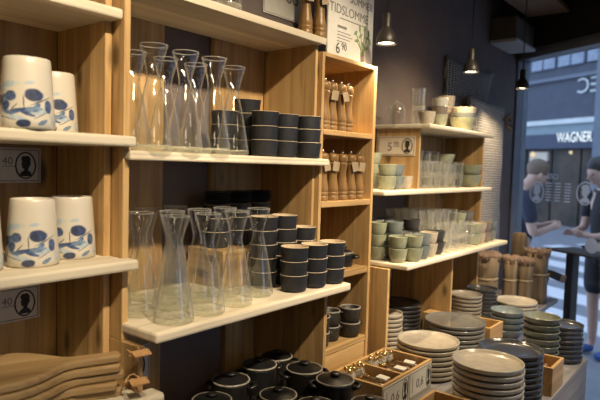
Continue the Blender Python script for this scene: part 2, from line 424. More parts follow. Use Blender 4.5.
# ------------------------------------------------------------------ room shell
struct(MB().box(-1.5, 3.99, 1.27, 1.40, 0, 2.75).build('wall_back', M['wall']))
struct(MB().box(-1.62, -1.5, -4, 1.40, 0, 2.75).build('wall_left', M['plaster']))
struct(MB().box(-1.62, 1.0, -4.12, -4, 0, 2.75).build('wall_front', M['plaster']))
struct(MB().prism_xy([(-1.62, -4.12), (1.0, -4.12), (3.99, 1.28), (3.99, 1.40), (-1.62, 1.40)], -.1, 0).build('floor', M['floorwood']))
struct(MB().prism_xy([(-1.62, -4.12), (1.0, -4.12), (3.99, 1.28), (3.99, 1.40), (-1.62, 1.40)], 1.15 + Z0, 1.25 + Z0).build('ceiling', M['ceiling']))

# shop front: local x runs to the viewer's right, local -y faces into the room
WIN_A = math.atan2(-.869, -.495)
win = bpy.data.objects.new('window_1', None); C.objects.link(win); struct(win)
win.location = (3.97, 1.27, 0); win.rotation_euler = (0, 0, WIN_A)
MB().box(-.03, .045, -.05, .05, 0, .735 + Z0).build('jamb', M['frame'], win, bevel=.004)
MB().box(2.4, 2.48, -.04, .05, .06, .735 + Z0).build('mullion', M['frame'], win, bevel=.004)
MB().box(-.03, 6.1, -.06, .06, .735 + Z0, .775 + Z0).box(-.03, 6.1, -.045, .06, .775 + Z0, .80 + Z0).build('head_rail', M['frame'], win, bevel=.004)
MB().box(-.03, 6.1, -.05, .06, 0, .06).build('sill_rail', M['frame'], win, bevel=.004)
MB().box(.045, 2.4, .0, .008, .06, .735 + Z0).build('pane', M['pane'], win)
MB().box(2.48, 6.1, .0, .008, .06, .735 + Z0).build('pane', M['pane'], win)
wl = MB().box(-.03, 6.1, -.06, .06, .80 + Z0, 1.15 + Z0).build('wall_window_side', M['ceiling'])
wl.location = (3.97, 1.27, 0); wl.rotation_euler = (0, 0, WIN_A); struct(wl)

# ceiling run: pipes, panels, a box on the wall
for k, (y, z, r) in enumerate(((1.12, 1.0, .018), (.93, 1.02, .014), (.70, 1.05, .02), (.38, 1.05, .014))):
    struct(MB().tube([(-.5, y, z + Z0), (3.55, y, z + Z0)], r, 10).build(f'trim_{k + 1}', M['ceilwood']))
for k, x in enumerate((2.2, 2.75, 3.3)):
    struct(MB().box(x, x + .05, -.6, 1.26, 1.09 + Z0, 1.149 + Z0).build(f'trim_{k + 5}', M['ceilwood'], bevel=.004))
struct(MB().box(3.15, 3.68, .90, 1.14, .955 + Z0, .985 + Z0).build('trim_8', M['ceilwood'], bevel=.004))
struct(MB().tube([(3.18, .12, .93 + Z0), (3.62, .30, 1.13 + Z0)], .006, 8).build('trim_9', M['steel']))
struct(MB().tube([(3.28, .10, .93 + Z0), (3.68, .28, 1.13 + Z0)], .006, 8).build('trim_10', M['steel']))
ub = thing('wall_unit', 'grey brown boxed unit high on the wall beside the window head', 'air unit', P3(3.57, 1.265, .755))
MB().box(-.17, .17, -.15, 0, .02, .15).build('casing', M['greybox'], ub, bevel=.004)
MB().box(-.18, .18, -.16, 0, 0, .02).build('bottom_panel', M['whiteplastic'], ub, bevel=.004)

# ------------------------------------------------------------------ shelf units
T = .02
def shelf(parent, name, x0, x1, y0, y1, ztop, th, mat='pale_x', bev=.005, rear=None):
    m = MB()
    if rear is None: m.box(x0, x1, y0, y1, ztop - th + Z0, ztop + Z0)
    else: m.prism_xy([(x0, y0), (x1, y0), (x1, rear[1]), (rear[0], rear[1]), (rear[0], y1), (x0, y1)], ztop - th + Z0, ztop + Z0)
    return m.build(name, M[mat], parent, bevel=bev)
# A: left unit
A = thing('shelf_unit', 'pine shelf unit holding the blue berry print jars at the left edge', 'shelf unit', (0, 0, 0), 0, 'pine wall shelves')
MB().box(.683, .699, 1.06, 1.25, -.70 + Z0, .36 + Z0).build('side_panel', M['pine_z'], A, bevel=.002)
MB().box(.10, .116, 1.06, 1.25, -.70 + Z0, .36 + Z0).build('side_panel', M['pine_z'], A, bevel=.002)
MB().box(.116, .683, 1.252, 1.268, -.70 + Z0, .36 + Z0).build('back_panel', M['pine_z'], A)
shelf(A, 'shelf', .10, .7130, .990, 1.252, .05, .0215, rear=(.700, 1.016))
shelf(A, 'shelf', .10, .7130, .978, 1.252, -.203, .0215, rear=(.700, 1.016))
shelf(A, 'shelf', .10, .6990, 1.02, 1.252, .3075, .0215)
shelf(A, 'shelf', .10, .7360, .915, 1.252, -.472, .026, bev=.008, rear=(.700, .962))
# B: middle unit
B = thing('shelf_unit', 'pine shelf unit with carafes and black cups, open gap in its back', 'shelf unit', (0, 0, 0), 0, 'pine wall shelves')
MB().box(.7015, .7165, 1.02, 1.25, -.38 + Z0, .62 + Z0).box(.7015, .7165, .965, 1.25, -.72 + Z0, -.38 + Z0).build('side_panel', M['pine_z'], B, bevel=.002)
MB().box(1.384, 1.398, 1.045, 1.25, -.36 + Z0, .365 + Z0).box(1.366, 1.380, .97, 1.25, -.72 + Z0, -.36 + Z0).build('side_panel', M['pine_z'], B, bevel=.002)
MB().box(.7165, .985, 1.252, 1.268, -.72 + Z0, .37 + Z0).build('back_panel', M['pine_z'], B)
MB().box(1.165, 1.384, 1.252, 1.268, -.365 + Z0, .37 + Z0).box(1.235, 1.366, 1.252, 1.268, -.72 + Z0, -.365 + Z0).build('back_panel', M['pine_z'], B)
shelf(B, 'shelf', .7190, 1.405, 1.02, 1.25, .3825, .02, rear=(1.396, 1.024))
shelf(B, 'shelf', .7030, 1.408, .998, 1.25, .0215, .02, rear=(1.397, 1.024))
shelf(B, 'shelf', .7030, 1.408, .906, 1.25, -.342, .022, bev=.006, rear=(1.397, 1.024))
shelf(B, 'bottom_shelf', .7165, 1.366, .965, 1.25, -.72, .02, 'pine_x')
# C: narrow stacked crates
Cc = thing('crate_tower', 'narrow pine tower of four open crates between the two wider shelves', 'crate shelf', (0, 0, 0), 0, 'pine wall shelves')
MB().box(1.399, 1.412, 1.028, 1.25, -.72 + Z0, .345 + Z0).build('side_panel', M['pine_z'], Cc, bevel=.002)
MB().box(1.697, 1.712, 1.025, 1.25, -.72 + Z0, .345 + Z0).build('side_panel', M['pine_z'], Cc, bevel=.002)
MB().box(1.412, 1.697, 1.252, 1.268, -.72 + Z0, .345 + Z0).build('back_panel', M['pine_z'], Cc)
for zt, th in ((.345, .013), (.113, .016), (-.109, .019), (-.342, .022), (-.586, .018)):
    shelf(Cc, 'shelf', 1.412, 1.697, 1.027, 1.25, zt, th, 'pine_x', .002)
MB().box(1.412, 1.697, 1.030, 1.046, -.72 + Z0, -.606 + Z0).build('plinth_board', M['pine_x'], Cc, bevel=.002)
# D: right unit
D = thing('shelf_unit', 'pine shelf unit of tumblers and glazed bowls beside the window', 'shelf unit', (0, 0, 0), 0, 'pine wall shelves')
MB().box(2.098, 2.113, 1.05, 1.25, -.08 + Z0, .162 + Z0).build('side_panel', M['pine_z'], D, bevel=.002)
MB().box(2.780, 2.795, 1.045, 1.25, -.7195 + Z0, .162 + Z0).build('side_panel', M['pine_z'], D, bevel=.002)
MB().box(1.745, 1.760, .972, 1.25, -.72 + Z0, -.353 + Z0).build('side_panel', M['pine_z'], D, bevel=.002)
MB().box(2.283, 2.297, .968, 1.25, -.72 + Z0, -.353 + Z0).build('divider', M['pine_z'], D, bevel=.002)
MB().box(1.76, 2.78, 1.2555, 1.269, -.7195 + Z0, -.34 + Z0).build('back_panel', M['pine_z'], D)
MB().box(2.42, 2.78, 1.252, 1.268, -.335 + Z0, .162 + Z0).build('back_panel', M['pine_z'], D)
shelf(D, 'shelf', 2.083, 2.80, .998, 1.252, .18, .018)
shelf(D, 'shelf', 1.745, 2.80, .998, 1.252, -.08, .018)
shelf(D, 'shelf', 1.765, 2.80, .908, 1.252, -.335, .018)
shelf(D, 'bottom_shelf', 1.76, 2.44, .968, 1.25, -.72, .02, 'pine_x')

# display table and the bench beyond it
tb = thing('display_table', 'weathered grey wooden display table carrying plate stacks and cutlery boxes', 'table', (0, 0, 0))
MB().box(.72, 2.43, .456, .962, -.745 + Z0, -.72 + Z0).build('tabletop', M['greywood'], tb, bevel=.003)
MB().box(.76, 2.428, .458, .48, 0, -.745 + Z0).build('front_panel', M['greywood'], tb)
MB().box(2.406, 2.428, .48, .95, 0, -.745 + Z0).build('side_panel', M['greywood'], tb)
MB().box(.74, .762, .48, .95, 0, -.745 + Z0).build('side_panel', M['greywood'], tb)
bn = thing('low_bench', 'pine bench beyond the display table carrying bowls and straw brushes', 'bench', (0, 0, 0))
MB().prism_xy([(2.445, .755), (2.95, .755), (2.95, .825), (3.47, .825), (3.47, 1.255), (2.445, 1.255)], -.745 + Z0, -.72 + Z0).build('benchtop', M['greywood'], bn, bevel=.003)
for (a, b) in ((2.50, .79), (2.90, .79), (3.36, .89), (2.50, 1.21), (3.36, 1.21)):
    MB().box(a - .022, a + .022, b - .022, b + .022, 0, -.745 + Z0).build('leg', M['greywood'], bn, bevel=.002)

# ------------------------------------------------------------------ signs
BUST = [(-.62, -.86), (-.52, -.58), (-.22, -.44), (-.12, -.26), (-.26, -.24), (-.36, -.2), (-.34, -.1), (-.40, -.05), (-.36, .02), (-.47, .07), (-.38, .22),
        (-.38, .36), (-.47, .50), (-.40, .68), (-.18, .78), (.02, .74), (.18, .80), (.38, .68), (.52, .48), (.47, .30), (.54, .12), (.40, -.04), (.30, -.2),
        (.24, -.40), (.52, -.54), (.62, -.86)]
def cameo(parent, cx, cz, rx, rz, y, mat):
    MB().ring_xz(rx, rz, rx * .13, y, y - .0008, c=(cx, cz)).build('oval_ring', M[mat], parent)
    MB().prism_xz([(cx + p[0] * rx * .92, cz + p[1] * rz * .92) for p in BUST], y, y - .0008).build('bust_silhouette', M[mat], parent)
def text(parent, s, x, z, size, y, mat, name='lettering', align='LEFT', sx=1):
    cu = bpy.data.curves.new(name, 'FONT'); cu.body = s; cu.size = size; cu.extrude = .0003; cu.align_x = align; cu.resolution_u = 3
    cu.materials.append(M[mat])
    tmp = bpy.data.objects.new(name, cu); C.objects.link(tmp)
    me = bpy.data.meshes.new_from_object(tmp.evaluated_get(bpy.context.evaluated_depsgraph_get()))
    bpy.data.objects.remove(tmp); bpy.data.curves.remove(cu)
    o = bpy.data.objects.new(name, me); C.objects.link(o); o.parent = parent
    o.location = (x, y, z); o.rotation_euler = (PI / 2, 0, 0); o.scale = (sx, 1, 1)
    return o
def border(parent, w, h, ins, t, y, mat):
    a, b = w / 2 - ins, h / 2 - ins
    m = MB()
    for (x0, x1, z0, z1) in ((-a, a, b - t, b), (-a, a, -b, -b + t), (-a, -a + t, -b + t, b - t), (a - t, a, -b + t, b - t)):
        m.box(x0, x1, y - .0006, y, z0, z1)
    m.build('printed_border', M[mat], parent)
def card(name, label, cat, loc, w, h, rotz=0, mat='paper', thick=.003, group=None, line='ink'):
    t = thing(name, label, cat, loc, rotz, group)
    MB().box(-w / 2, w / 2, -thick, 0, -h / 2, h / 2).build('board', M[mat], t, bevel=.0006)
    if line: border(t, w, h, .004, .0012, -thick, line)
    return t
def price_sign(label, loc, w, h, big, small, rotz=0, mat='paper', tx=None):
    if tx is None: tx = -w * .17
    t = card('price_sign', label, 'sign', loc, w, h, rotz, mat, group='cameo price signs')
    r = h * .39
    cameo(t, w / 2 - r * 1.15, 0, r * .78, r, -.0032, 'ink')
    text(t, big, tx, -h * .25, h * .62, -.0034, 'greyink', align='CENTER')
    text(t, small, tx + h * .22, h * .02, h * .3, -.0034, 'greyink')
    MB().box(tx + h * .22, tx + h * .58, -.0038, -.003, -h * .04, -h * .02).build('underline', M['greyink'], t)
    return t
price_sign('cameo price sign on the back board behind the upper jars', P3(.533, 1.251, -.017), .222, .076, '6', '40', tx=.010)
price_sign('dim cameo price sign on the back board above the wooden paddle boards', P3(.531, 1.251, -.322), .222, .076, '6', '40', tx=.010)
price_sign('cameo price sign half hidden low behind the middle unit side panel', P3(.885, 1.251, -.545), .124, .108, '4', '80')
price_sign('buff cameo price sign on the orange pine end panel', P3(2.097, 1.152, .092), .172, .080, '5', '98', -PI / 2, 'kraft')

ts = card('hanging_sign', 'white bordered sign on the wall above the middle top shelf', 'sign', P3(1.505, 1.268, .60), .235, .215, line='greyink')
text(ts, '68', .028, -.052, .070, -.0034, 'greyink', align='CENTER')
MB().ring_xz(.05, .06, .004, -.003, -.0036, c=(-.04, .03)).build('oval_ring', M['greyink'], ts)

bs = card('poster_sign', 'tall white flower poster reading TIDSLOMME standing on the crate tower', 'sign', P3(1.610, 1.075, .500), .27, .306, line=None, thick=.006)
text(bs, 'SOMMER', .128, .040, .036, -.0064, 'greyink', align='RIGHT')
text(bs, 'TIDSLOMME', -.130, -.008, .0425, -.0064, 'greyink', sx=1.0)
for k, (x0, x1, z, h) in enumerate(((-.07, .09, -.022, .003), (-.082, -.03, -.052, .008), (-.082, -.005, -.066, .0025), (-.082, .005, -.076, .0025), (-.082, -.01, -.086, .0025), (-.082, -.03, -.096, .0025))):
    MB().box(x0, x1, -.0066, -.006, z, z + h).build('text_line', M['greyink'], bs)
text(bs, '6', -.090, -.134, .050, -.0064, 'ink'); text(bs, '90', -.058, -.120, .032, -.0064, 'ink')
FLW = ((-.045, .060), (-.02, .078), (.012, .085), (.036, .072), (.045, .045), (-.038, .035), (.028, .055))
m = MB()
for dx, dz in FLW:
    m.tube([(.07, -.0068, -.118), (.07 + dx * .5, -.0068, -.11 + dz * .55), (.07 + dx, -.0068, -.11 + dz)], .0011, 5)
m.build('printed_stems', M['leafgreen'], bs)
m = MB()
rr = random.Random(3)
for k, (dx, dz) in enumerate(FLW + ((0, .03), (.01, .01), (-.015, .055), (.02, .02))):
    cx, cz, a0 = .07 + dx, -.11 + dz, rr.uniform(0, 3)
    pts = []
    for i in range(12):
        a = 2 * PI * i / 12; q = .012 * math.cos(a); w_ = .005 * math.sin(a)
        pts.append((cx + q * math.cos(a0) - w_ * math.sin(a0), cz + q * math.sin(a0) + w_ * math.cos(a0)))
    m.prism_xz(pts, -.006, -.0068 - k * .00005)
m.build('printed_leaves', M['leafgreen'], bs)
MB().prism_xz([(.060, -.150), (.080, -.150), (.083, -.108), (.057, -.108)], -.006, -.0066).build('printed_vase', M['greyink'], bs)

# ------------------------------------------------------------------ jars
def make_jar():
    h, rb, rt, w = .126, .0475, .0395, .004
    pr = [(0, 0), (rb - .004, 0), (rb, .004)]
    for i in range(1, 11):
        f = i / 10; pr.append((rb + (rt - rb) * (f ** 1.15), .004 + (h - .008) * f))
    pr += [(rt - .0012, h - .001), (rt - w * .5, h), (rt - w, h - .002)]
    pr += [(rb - w - .001, .012), (0, .008)]
    o = MB().lathe(pr, 64, uvr=.041).build('ceramic_jar', M['jar'], sharp=50)
    return o
jar = make_jar()
FACE = math.atan2(-1.0, -.45) + PI / 2     # print turned to the shop floor
jl = [(.506, 1.03, .05, 'white jar with blue berry print, largest on the upper jar shelf'),
      (.622, 1.15, .05, 'small looking white berry jar at the back right of the upper jar shelf'),
      (.404, 1.02, .05, 'white berry jar cut by the left edge, upper jar shelf'),
      (.534, 1.066, -.203, 'white berry jar in the middle of the lower jar shelf'),
      (.633, 1.098, -.203, 'white berry jar at the right end of the lower jar shelf'),
      (.433, 1.075, -.203, 'white berry jar cut by the left edge, lower jar shelf')]
for i, (x, y, z, lab) in enumerate(jl):
    o = jar if i == 0 else dup(jar)
    o.location = P3(x, y, z + .0004); o.rotation_euler = (0, 0, math.atan2(y, x) - PI / 2 + random.uniform(-.06, .06) - .12)
    tag(o, lab, 'jar', 'berry print jars')

# ------------------------------------------------------------------ paddle boards
def make_board():
    t = thing('cutting_board', '', 'cutting board', (0, 0, 0))
    # tip of the handle at the origin, blade towards -x
    half = [(0, .012), (-.006, .0155), (-.05, .0165), (-.085, .0165), (-.105, .024), (-.13, .048), (-.16, .074), (-.19, .088), (-.22, .094), (-.34, .094), (-.355, .088), (-.36, .075)]
    poly = half + [(x, -y) for x, y in reversed(half)]
    MB().prism_xy(poly[::-1], 0, .0156).build('board', M['board'], t, bevel=.0045)
    return t
def add_loop(t, k):
    r = random.Random(k)
    pts = []
    for i in range(15):
        a = 2 * PI * i / 14
        pts.append((.028 + .018 * math.cos(a), -.012 + .014 * math.sin(a), .012 + .010 * math.sin(a * 2 + k) + .002))
    MB().tube(pts, .0017, 6, cap=False).build('leather_loop', M['leather'], t)
    MB().tube([(.010, -.014, .010), (.018, -.018, .020), (.03, -.022, .013), (.036, -.028, -.002)], .0016, 6).build('leather_end', M['leather'], t)
    b = MB().box(-.017, .017, -.013, .013, -.0012, .0012).build('leather_tag', M['leather'], t, loc=(.036 + r.uniform(-.003, .003), -.036, .0205), rot=(.12, -.12 + r.uniform(-.1, .1), r.uniform(-.4, .2)))
    b.parent = t
bd = make_board()
nb = 5
bl = []
for i in range(nb):
    o = bd if i == 0 else dup(bd)
    dx, dy, dr = [(.004, .004, .02), (-.012, -.004, -.03), (.006, .0, .015), (-.004, -.003, .0), (.0, .004, .03)][i]
    o.location = P3(.668 + dx, .972 + dy, -.472 + i * .0174 + .0004); o.rotation_euler = (0, 0, math.radians(-24) + dr)
    tag(o, f'wooden paddle board, {ORD[nb - 1 - i]} in the pile under the jars' if i not in (0,) else 'wooden paddle board at the bottom of the pile under the jars', 'cutting board', 'paddle boards')
    bl.append(o)
add_loop(bl[4], 1); add_loop(bl[1], 5)

# ------------------------------------------------------------------ carafes
def make_carafe():
    t = thing('glass_carafe', '', 'carafe', (0, 0, 0))
    h = .226
    keys = [(.0405, .0), (.0425, .004), (.0425, .012), (.040, .03), (.0335, .07), (.0245, .115), (.0172, .145), (.0145, .158), (.0155, .17), (.0200, .19), (.0255, .208), (.0300, h)]
    outer = []
    for (a, b) in zip(keys[2:], keys[3:]):
        for i in range(4):
            f = i / 4; outer.append((a[0] + (b[0] - a[0]) * f, a[1] + (b[1] - a[1]) * f))
    outer.append(keys[-1])
    for _ in range(2):
        outer = [outer[0]] + [((outer[i - 1][0] + 2 * outer[i][0] + outer[i + 1][0]) / 4, outer[i][1]) for i in range(1, len(outer) - 1)] + [outer[-1]]
    wall = outer + [(.0296, h + .0012), (.0286, h + .0008), (outer[-1][0] - .0018, h - .002)] + [(r - .0016, z) for r, z in reversed(outer[:-1])]
    MB().lathe(wall, 40).build('glass_body', M['glass'], t)
    MB().lathe([(0, 0), (.038, 0), (.0412, .001), (.0426, .005), (.0426, .0118), (.041, .0135), (.036, .0128), (.02, .0105), (0, .0095)], 40).build('thick_foot', M['glassbase'], t)
    MB().lathe([(.0304, h), (.0304, h + .0018), (.0288, h + .0022), (.0282, h + .0004)], 40).build('rim', M['glassrim'], t)
    return t
car = make_carafe()
cl = []
for k, (x, y) in enumerate(((.776, 1.022), (.864, 1.022), (.952, 1.022), (1.064, 1.068))):
    cl.append((x, y, .0215, f'tall glass carafe, front row of the middle shelf, {["leftmost beside the jar shelf", "second from left", "third from left", "rightmost beside the black cups"][k]}'))
for k, (x, y) in enumerate(((.800, 1.128), (.892, 1.128), (.985, 1.125))):
    cl.append((x, y, .0215, f'tall glass carafe, back row of the middle shelf, {["leftmost", "second from left", "third from left"][k]}'))
for k, (x, y) in enumerate(((.786, .954), (.882, .958), (.985, .968), (1.098, 1.0))):
    cl.append((x, y, -.342, f'glass carafe, front row of the lower shelf, {["leftmost at the shelf corner", "second from left", "third from left", "rightmost beside the black cups"][k]}'))
for k, (x, y) in enumerate(((.770, 1.055), (.857, 1.052), (.945, 1.057), (1.035, 1.060))):
    cl.append((x, y, -.342, f'glass carafe, second row of the lower shelf, {["leftmost", "second from left", "third from left", "rightmost"][k]}'))
for k, (x, y) in enumerate(((.775, 1.165), (.870, 1.165), (.965, 1.172))):
    cl.append((x, y, -.342, f'glass carafe, rear row of the lower shelf, {["leftmost", "second from left", "rightmost"][k]}'))
cl.append((1.02, 1.06, .3825, 'glass carafe standing on the top shelf, only its foot in view'))
for i, (x, y, z, lab) in enumerate(cl):
    o = car if i == 0 else dup(car)
    o.location = P3(x, y, z + .0004); o.rotation_euler = (0, 0, random.uniform(0, 6))
    tag(o, lab, 'carafe', 'glass carafes')

# ------------------------------------------------------------------ cups and bowls
def make_cup(name, rt, rb, h, m_out, m_in=None, w=.0026, foot=.8, ears=False, curve=1.0):
    pr = [(0, .0015), (rb * foot * .9, .0015), (rb * foot, 0), (rb * foot + .001, 0), (rb, .004)]
    for i in range(1, 7):
        f = i / 6; pr.append((rb + (rt - rb) * (f ** curve), .004 + (h - .005) * f))
    n_out = len(pr) - 1
    pr += [(rt - w * .4, h), (rt - w, h - .0006)]
    n_rim = 2
    inn = []
    for i in range(5, -1, -1):
        f = i / 6; inn.append((max(rb + (rt - rb) * (f ** curve) - w, .004), max(.004 + (h - .005) * f, .0075)))
    pr += inn[:-1] + [(inn[-1][0] * .85, .0068), (0, .0062)]
    mats = [0] * n_out + [1] * (len(pr) - 1 - n_out)
    o = MB().lathe(pr, 40, mats=mats).build(name, [m_out, m_in or m_out], sharp=45)
    return o
blk = make_cup('black_cup', .0385, .0345, .046, M['blackcup'], M['beigeclay'], w=.0024)
CP = .0382
G = 'black cups with beige insides'
W = 'black cup with beige inside'
stack(blk, 3, 1.188, 1.066, .0215, CP, W, 'in front left stack, middle shelf right end', 'cup', G, tilt_top=.06)
stack(blk, 3, 1.266, 1.058, .0215, CP, W, 'in middle front stack, middle shelf right end', 'cup', G)
stack(blk, 3, 1.3430, 1.033, .0215, CP, W, 'in stack at pine side panel, middle shelf', 'cup', G)
stack(blk, 3, 1.115, 1.150, .0215, CP, W, 'in stack behind rightmost carafe, middle shelf', 'cup', G)
stack(blk, 4, 1.205, 1.150, .0215, CP, W, 'in back row left stack, middle shelf', 'cup', G, tilt_top=.05)
stack(blk, 3, 1.205, .962, -.342, CP, W, 'in front row left stack, lower shelf', 'cup', G)
stack(blk, 3, 1.290, .957, -.342, CP, W, 'in front row middle stack, lower shelf', 'cup', G)
stack(blk, 3, 1.372, .953, -.342, CP, W, 'in front row right stack, lower shelf end', 'cup', G)
stack(blk, 5, 1.182, 1.053, -.342, CP, W, 'in second row left stack, lower shelf', 'cup', G)
stack(blk, 5, 1.264, 1.050, -.342, CP, W, 'in second row middle stack, lower shelf', 'cup', G)
stack(blk, 4, 1.344, 1.042, -.342, CP, W, 'in second row right stack, lower shelf', 'cup', G)
rs = thing('wooden_riser', 'pine riser box at the back of the lower shelf under black cups', 'riser', P3(1.2205, 1.174, -.3416))
MB().box(-.148, .148, -.072, .072, .09, .104).build('top_board', M['pine_x'], rs, bevel=.0015)
MB().box(-.148, .148, -.072, -.06, 0, .09).build('front_board', M['pine_x'], rs, bevel=.0015)
for sx in (-.148, .136): MB().box(sx, sx + .012, -.06, .072, 0, .09).build('end_board', M['pine_y'], rs, bevel=.0015)
for k, (x, nm) in enumerate(((1.118, 'left'), (1.205, 'middle'), (1.292, 'right'))):
    stack(blk, 3, x, 1.178, -.238, CP, W, f'in {nm} stack on the wooden riser', 'cup', G)
sau = make_cup('black_saucer', .041, .030, .013, M['blackcup'], M['blackcup'], w=.003)
for k, (x, nm) in enumerate(((1.118, 'left'), (1.205, 'middle'), (1.292, 'right'))):
    stack(sau, 4, x, 1.178, -.238 + 2 * CP + .0462, .0075, 'small black saucer', f'on the {nm} cup stack, rear riser', 'saucer', 'black saucers on the riser')

def make_eared(name):
    t = thing(name, '', 'bowl', (0, 0, 0))
    rt, rb, h = .036, .032, .050
    MB().lathe([(0, .002), (rb * .8, 0), (rb, .004), (.0345, .02), (rt, .044), (rt, h - .002), (rt - .002, h - .0012), (rt - .004, h - .003), (rb - .003, .010), (0, .008)], 36).build('bowl_body', M['darkbowl'], t)
    MB().lathe([(rt + .0006, h - .003), (rt + .0008, h), (rt - .001, h + .0012), (rt - .0042, h), (rt - .0042, h - .0025)], 36).build('pale_rim', M['rimlight'], t)
    for s in (-1, 1):
        MB().tube([(s * (rt - .002), -.008, h - .006), (s * (rt + .007), -.005, h - .004), (s * (rt + .007), .005, h - .004), (s * (rt - .002), .008, h - .006)], .0022, 6).build('ear_handle', M['darkbowl'], t)
    return t
eb = make_eared('eared_bowl')
def stack_tree(proto, n, x, y, z, pitch, what, where, cat, group, rotz=0):
    for i in range(n):
        lab = f'{what}, {where}' if n == 1 else f'{what}, {"upper" if i == n - 1 else "lower"} {where}'
        loc, rot = P3(x, y, z + i * pitch + .0004), (0, 0, rotz + random.uniform(-.15, .15))
        if proto.name not in USED: USED.add(proto.name); o = proto; o.location = loc; o.rotation_euler = rot
        else: o = dup(proto, loc, rot)
        tag(o, lab, cat, group)
EG = 'dark eared bowls in the bottom crate'
stack_tree(eb, 2, 1.563, 1.088, -.586, .0515, 'dark pale-rimmed bowl', 'of the left pair in the bottom crate', 'bowl', EG, -.9)
stack_tree(eb, 2, 1.652, 1.064, -.586, .0515, 'dark pale-rimmed bowl', 'of the right pair in the bottom crate', 'bowl', EG, -.9)
stack_tree(eb, 2, 1.478, 1.070, -.586, .0515, 'dark pale-rimmed bowl', 'half hidden beside crate upright, bottom crate', 'bowl', EG, -.9)
stack_tree(eb, 2, 1.60, 1.185, -.586, .0515, 'dark pale-rimmed bowl', 'at the back of the bottom crate', 'bowl', EG, -.9)

# ------------------------------------------------------------------ cast iron pots
def make_pot(name, R, h):
    t = thing(name, '', 'pot', (0, 0, 0))
    MB().lathe([(0, 0), (R * .86, 0), (R * .93, .004), (R * .985, .02), (R, h - .004), (R, h), (R - .004, h), (R - .005, h - .004), (R - .008, .010), (0, .006)], 44).build('pot_body', M['iron'], t)
    l = MB().lathe([(0, h + .013), (R * .25, h + .0128), (R * .6, h + .0095), (R * .85, h + .0055), (R * .94, h + .0046), (R * .95, h + .0014), (R * .9, h + .0012), (0, h + .004)], 44).build('lid', M['iron'], t)
    MB().lathe([(R * .945, h + .0005), (R * 1.025, h + .0005), (R * 1.035, h + .003), (R * 1.02, h + .0052), (R * .955, h + .0048)], 44).build('lid_rim', M['ironrim'], l)
    MB().lathe([(0, h + .012), (R * .13, h + .012), (R * .12, h + .0155), (R * .27, h + .017), (R * .30, h + .020), (R * .22, h + .0225), (0, h + .023)], 28).build('lid_knob', M['iron'], l)
    for s in (-1, 1):
        pts = [(s * (R - .003), -.019, h - .014), (s * (R + .010), -.018, h - .012), (s * (R + .016), -.008, h - .011), (s * (R + .016), .008, h - .011), (s * (R + .010), .018, h - .012), (s * (R - .003), .019, h - .014)]
        MB().tube(pts, [.0055, .0055, .006, .006, .0055, .0055], 8).build('handle', M['iron'], t)
    return t
pot = make_pot('casserole_pot', .0505, .146)
FA = math.atan2(-.786, .618)
pots = [(1.246, .843, 1.0, FA, 'black casserole with pale rim standing before the crate tower foot, nearest the cutlery'),
        (1.257, .956, 1.0, FA + .3, 'black casserole against the side panel, behind the one nearest the cutlery'),
        (1.302, 1.098, .94, FA, 'black casserole at the very back beside the side panel'),
        (1.192, 1.070, 1.0, FA + .6, 'dim black casserole in the middle of the back row'),
        (1.062, 1.052, .98, FA, 'dark casserole at the left of the back row in deep shade'),
        (1.085, .906, .93, FA, 'black casserole with pale lid rim, second row in shade'),
        (1.098, .798, .93, FA, 'black casserole at the bottom edge of the view, left of centre'),
        (1.200, .706, .92, FA, 'low black casserole at the front beside the cutlery box'),
        (.945, 1.0, .95, FA, 'leftmost dark casserole in deep shade below the carafes')]
for i, (x, y, s, a, lab) in enumerate(pots):
    o = pot if i == 0 else dup(pot)
    o.location = P3(x, y, -.7196); o.rotation_euler = (0, 0, a); o.scale = (s, s, s)
    tag(o, lab, 'pot', 'black casseroles')
sp = make_pot('small_pot', .031, .045)
sp.location = P3(1.635, 1.085, -.3416); sp.rotation_euler = (0, 0, FA); tag(sp, 'little lidded black pot alone in the third crate', 'pot', 'small pots in the third crate')
o = dup(sp, P3(1.545, 1.16, -.3416), (0, 0, .4)); o.scale = (1.25, 1.25, 1.35); o['label'] = 'larger shaded black pot at the back of the third crate'

# ------------------------------------------------------------------ pepper mills
def make_mill(name='pepper_mill'):
    t = thing(name, '', 'pepper mill', (0, 0, 0))
    body = [(0, 0), (.0205, 0), (.0212, .003), (.0208, .014), (.0195, .016), (.0208, .019), (.0212, .026), (.0195, .028), (.0206, .031), (.0205, .040), (.0178, .055), (.0152, .075),
            (.0142, .088), (.0150, .100), (.0172, .112), (.0185, .118), (.0165, .1205), (.0158, .123), (0, .123)]
    MB().lathe(body, 28).build('mill_body', M['mill'], t, sharp=50)
    MB().lathe([(0, .1236), (.0172, .1236), (.0188, .127), (.0190, .136), (.0178, .145), (.0145, .149), (.008, .151), (0, .1515)], 28).build('mill_head', M['mill'], t, sharp=60)
    MB().lathe([(0, .1512), (.004, .1515), (.0052, .155), (.004, .159), (0, .160)], 14).build('top_nut', M['steel'], t)
    return t
mill = make_mill()
def add_tag(t, k, dy=-.024, size=(.022, .030), rot=None):
    MB().tube([(-.006, -.018, .126), (.0, -.021, .124), (.003, dy - .001, .121)], .0008, 5).build('string', M['cord'], t)
    MB().box(-size[0] / 2, size[0] / 2, -.0005, .0005, -size[1], 0).build('paper_tag', M['tagcard'], t, loc=(.003, dy, .124), rot=rot or (random.uniform(-.1, .05), random.uniform(-.3, .3), random.uniform(-.2, .2)))
ml = []
for k, x in enumerate((1.445, 1.489, 1.534, 1.580)):
    ml.append((x, 1.052 + .004 * (k % 2), .113, f'turned wooden pepper mill in the top crate, {["leftmost", "second from left", "third from left", "rightmost"][k]}', k in (1, 2)))
for k, x in enumerate((1.447, 1.502, 1.556, 1.606, 1.656)):
    ml.append((x, 1.053, -.109, f'turned wooden pepper mill in the second crate, {["leftmost", "second from left", "middle one", "fourth from left", "rightmost"][k]}', k in (0, 1, 3, 4)))
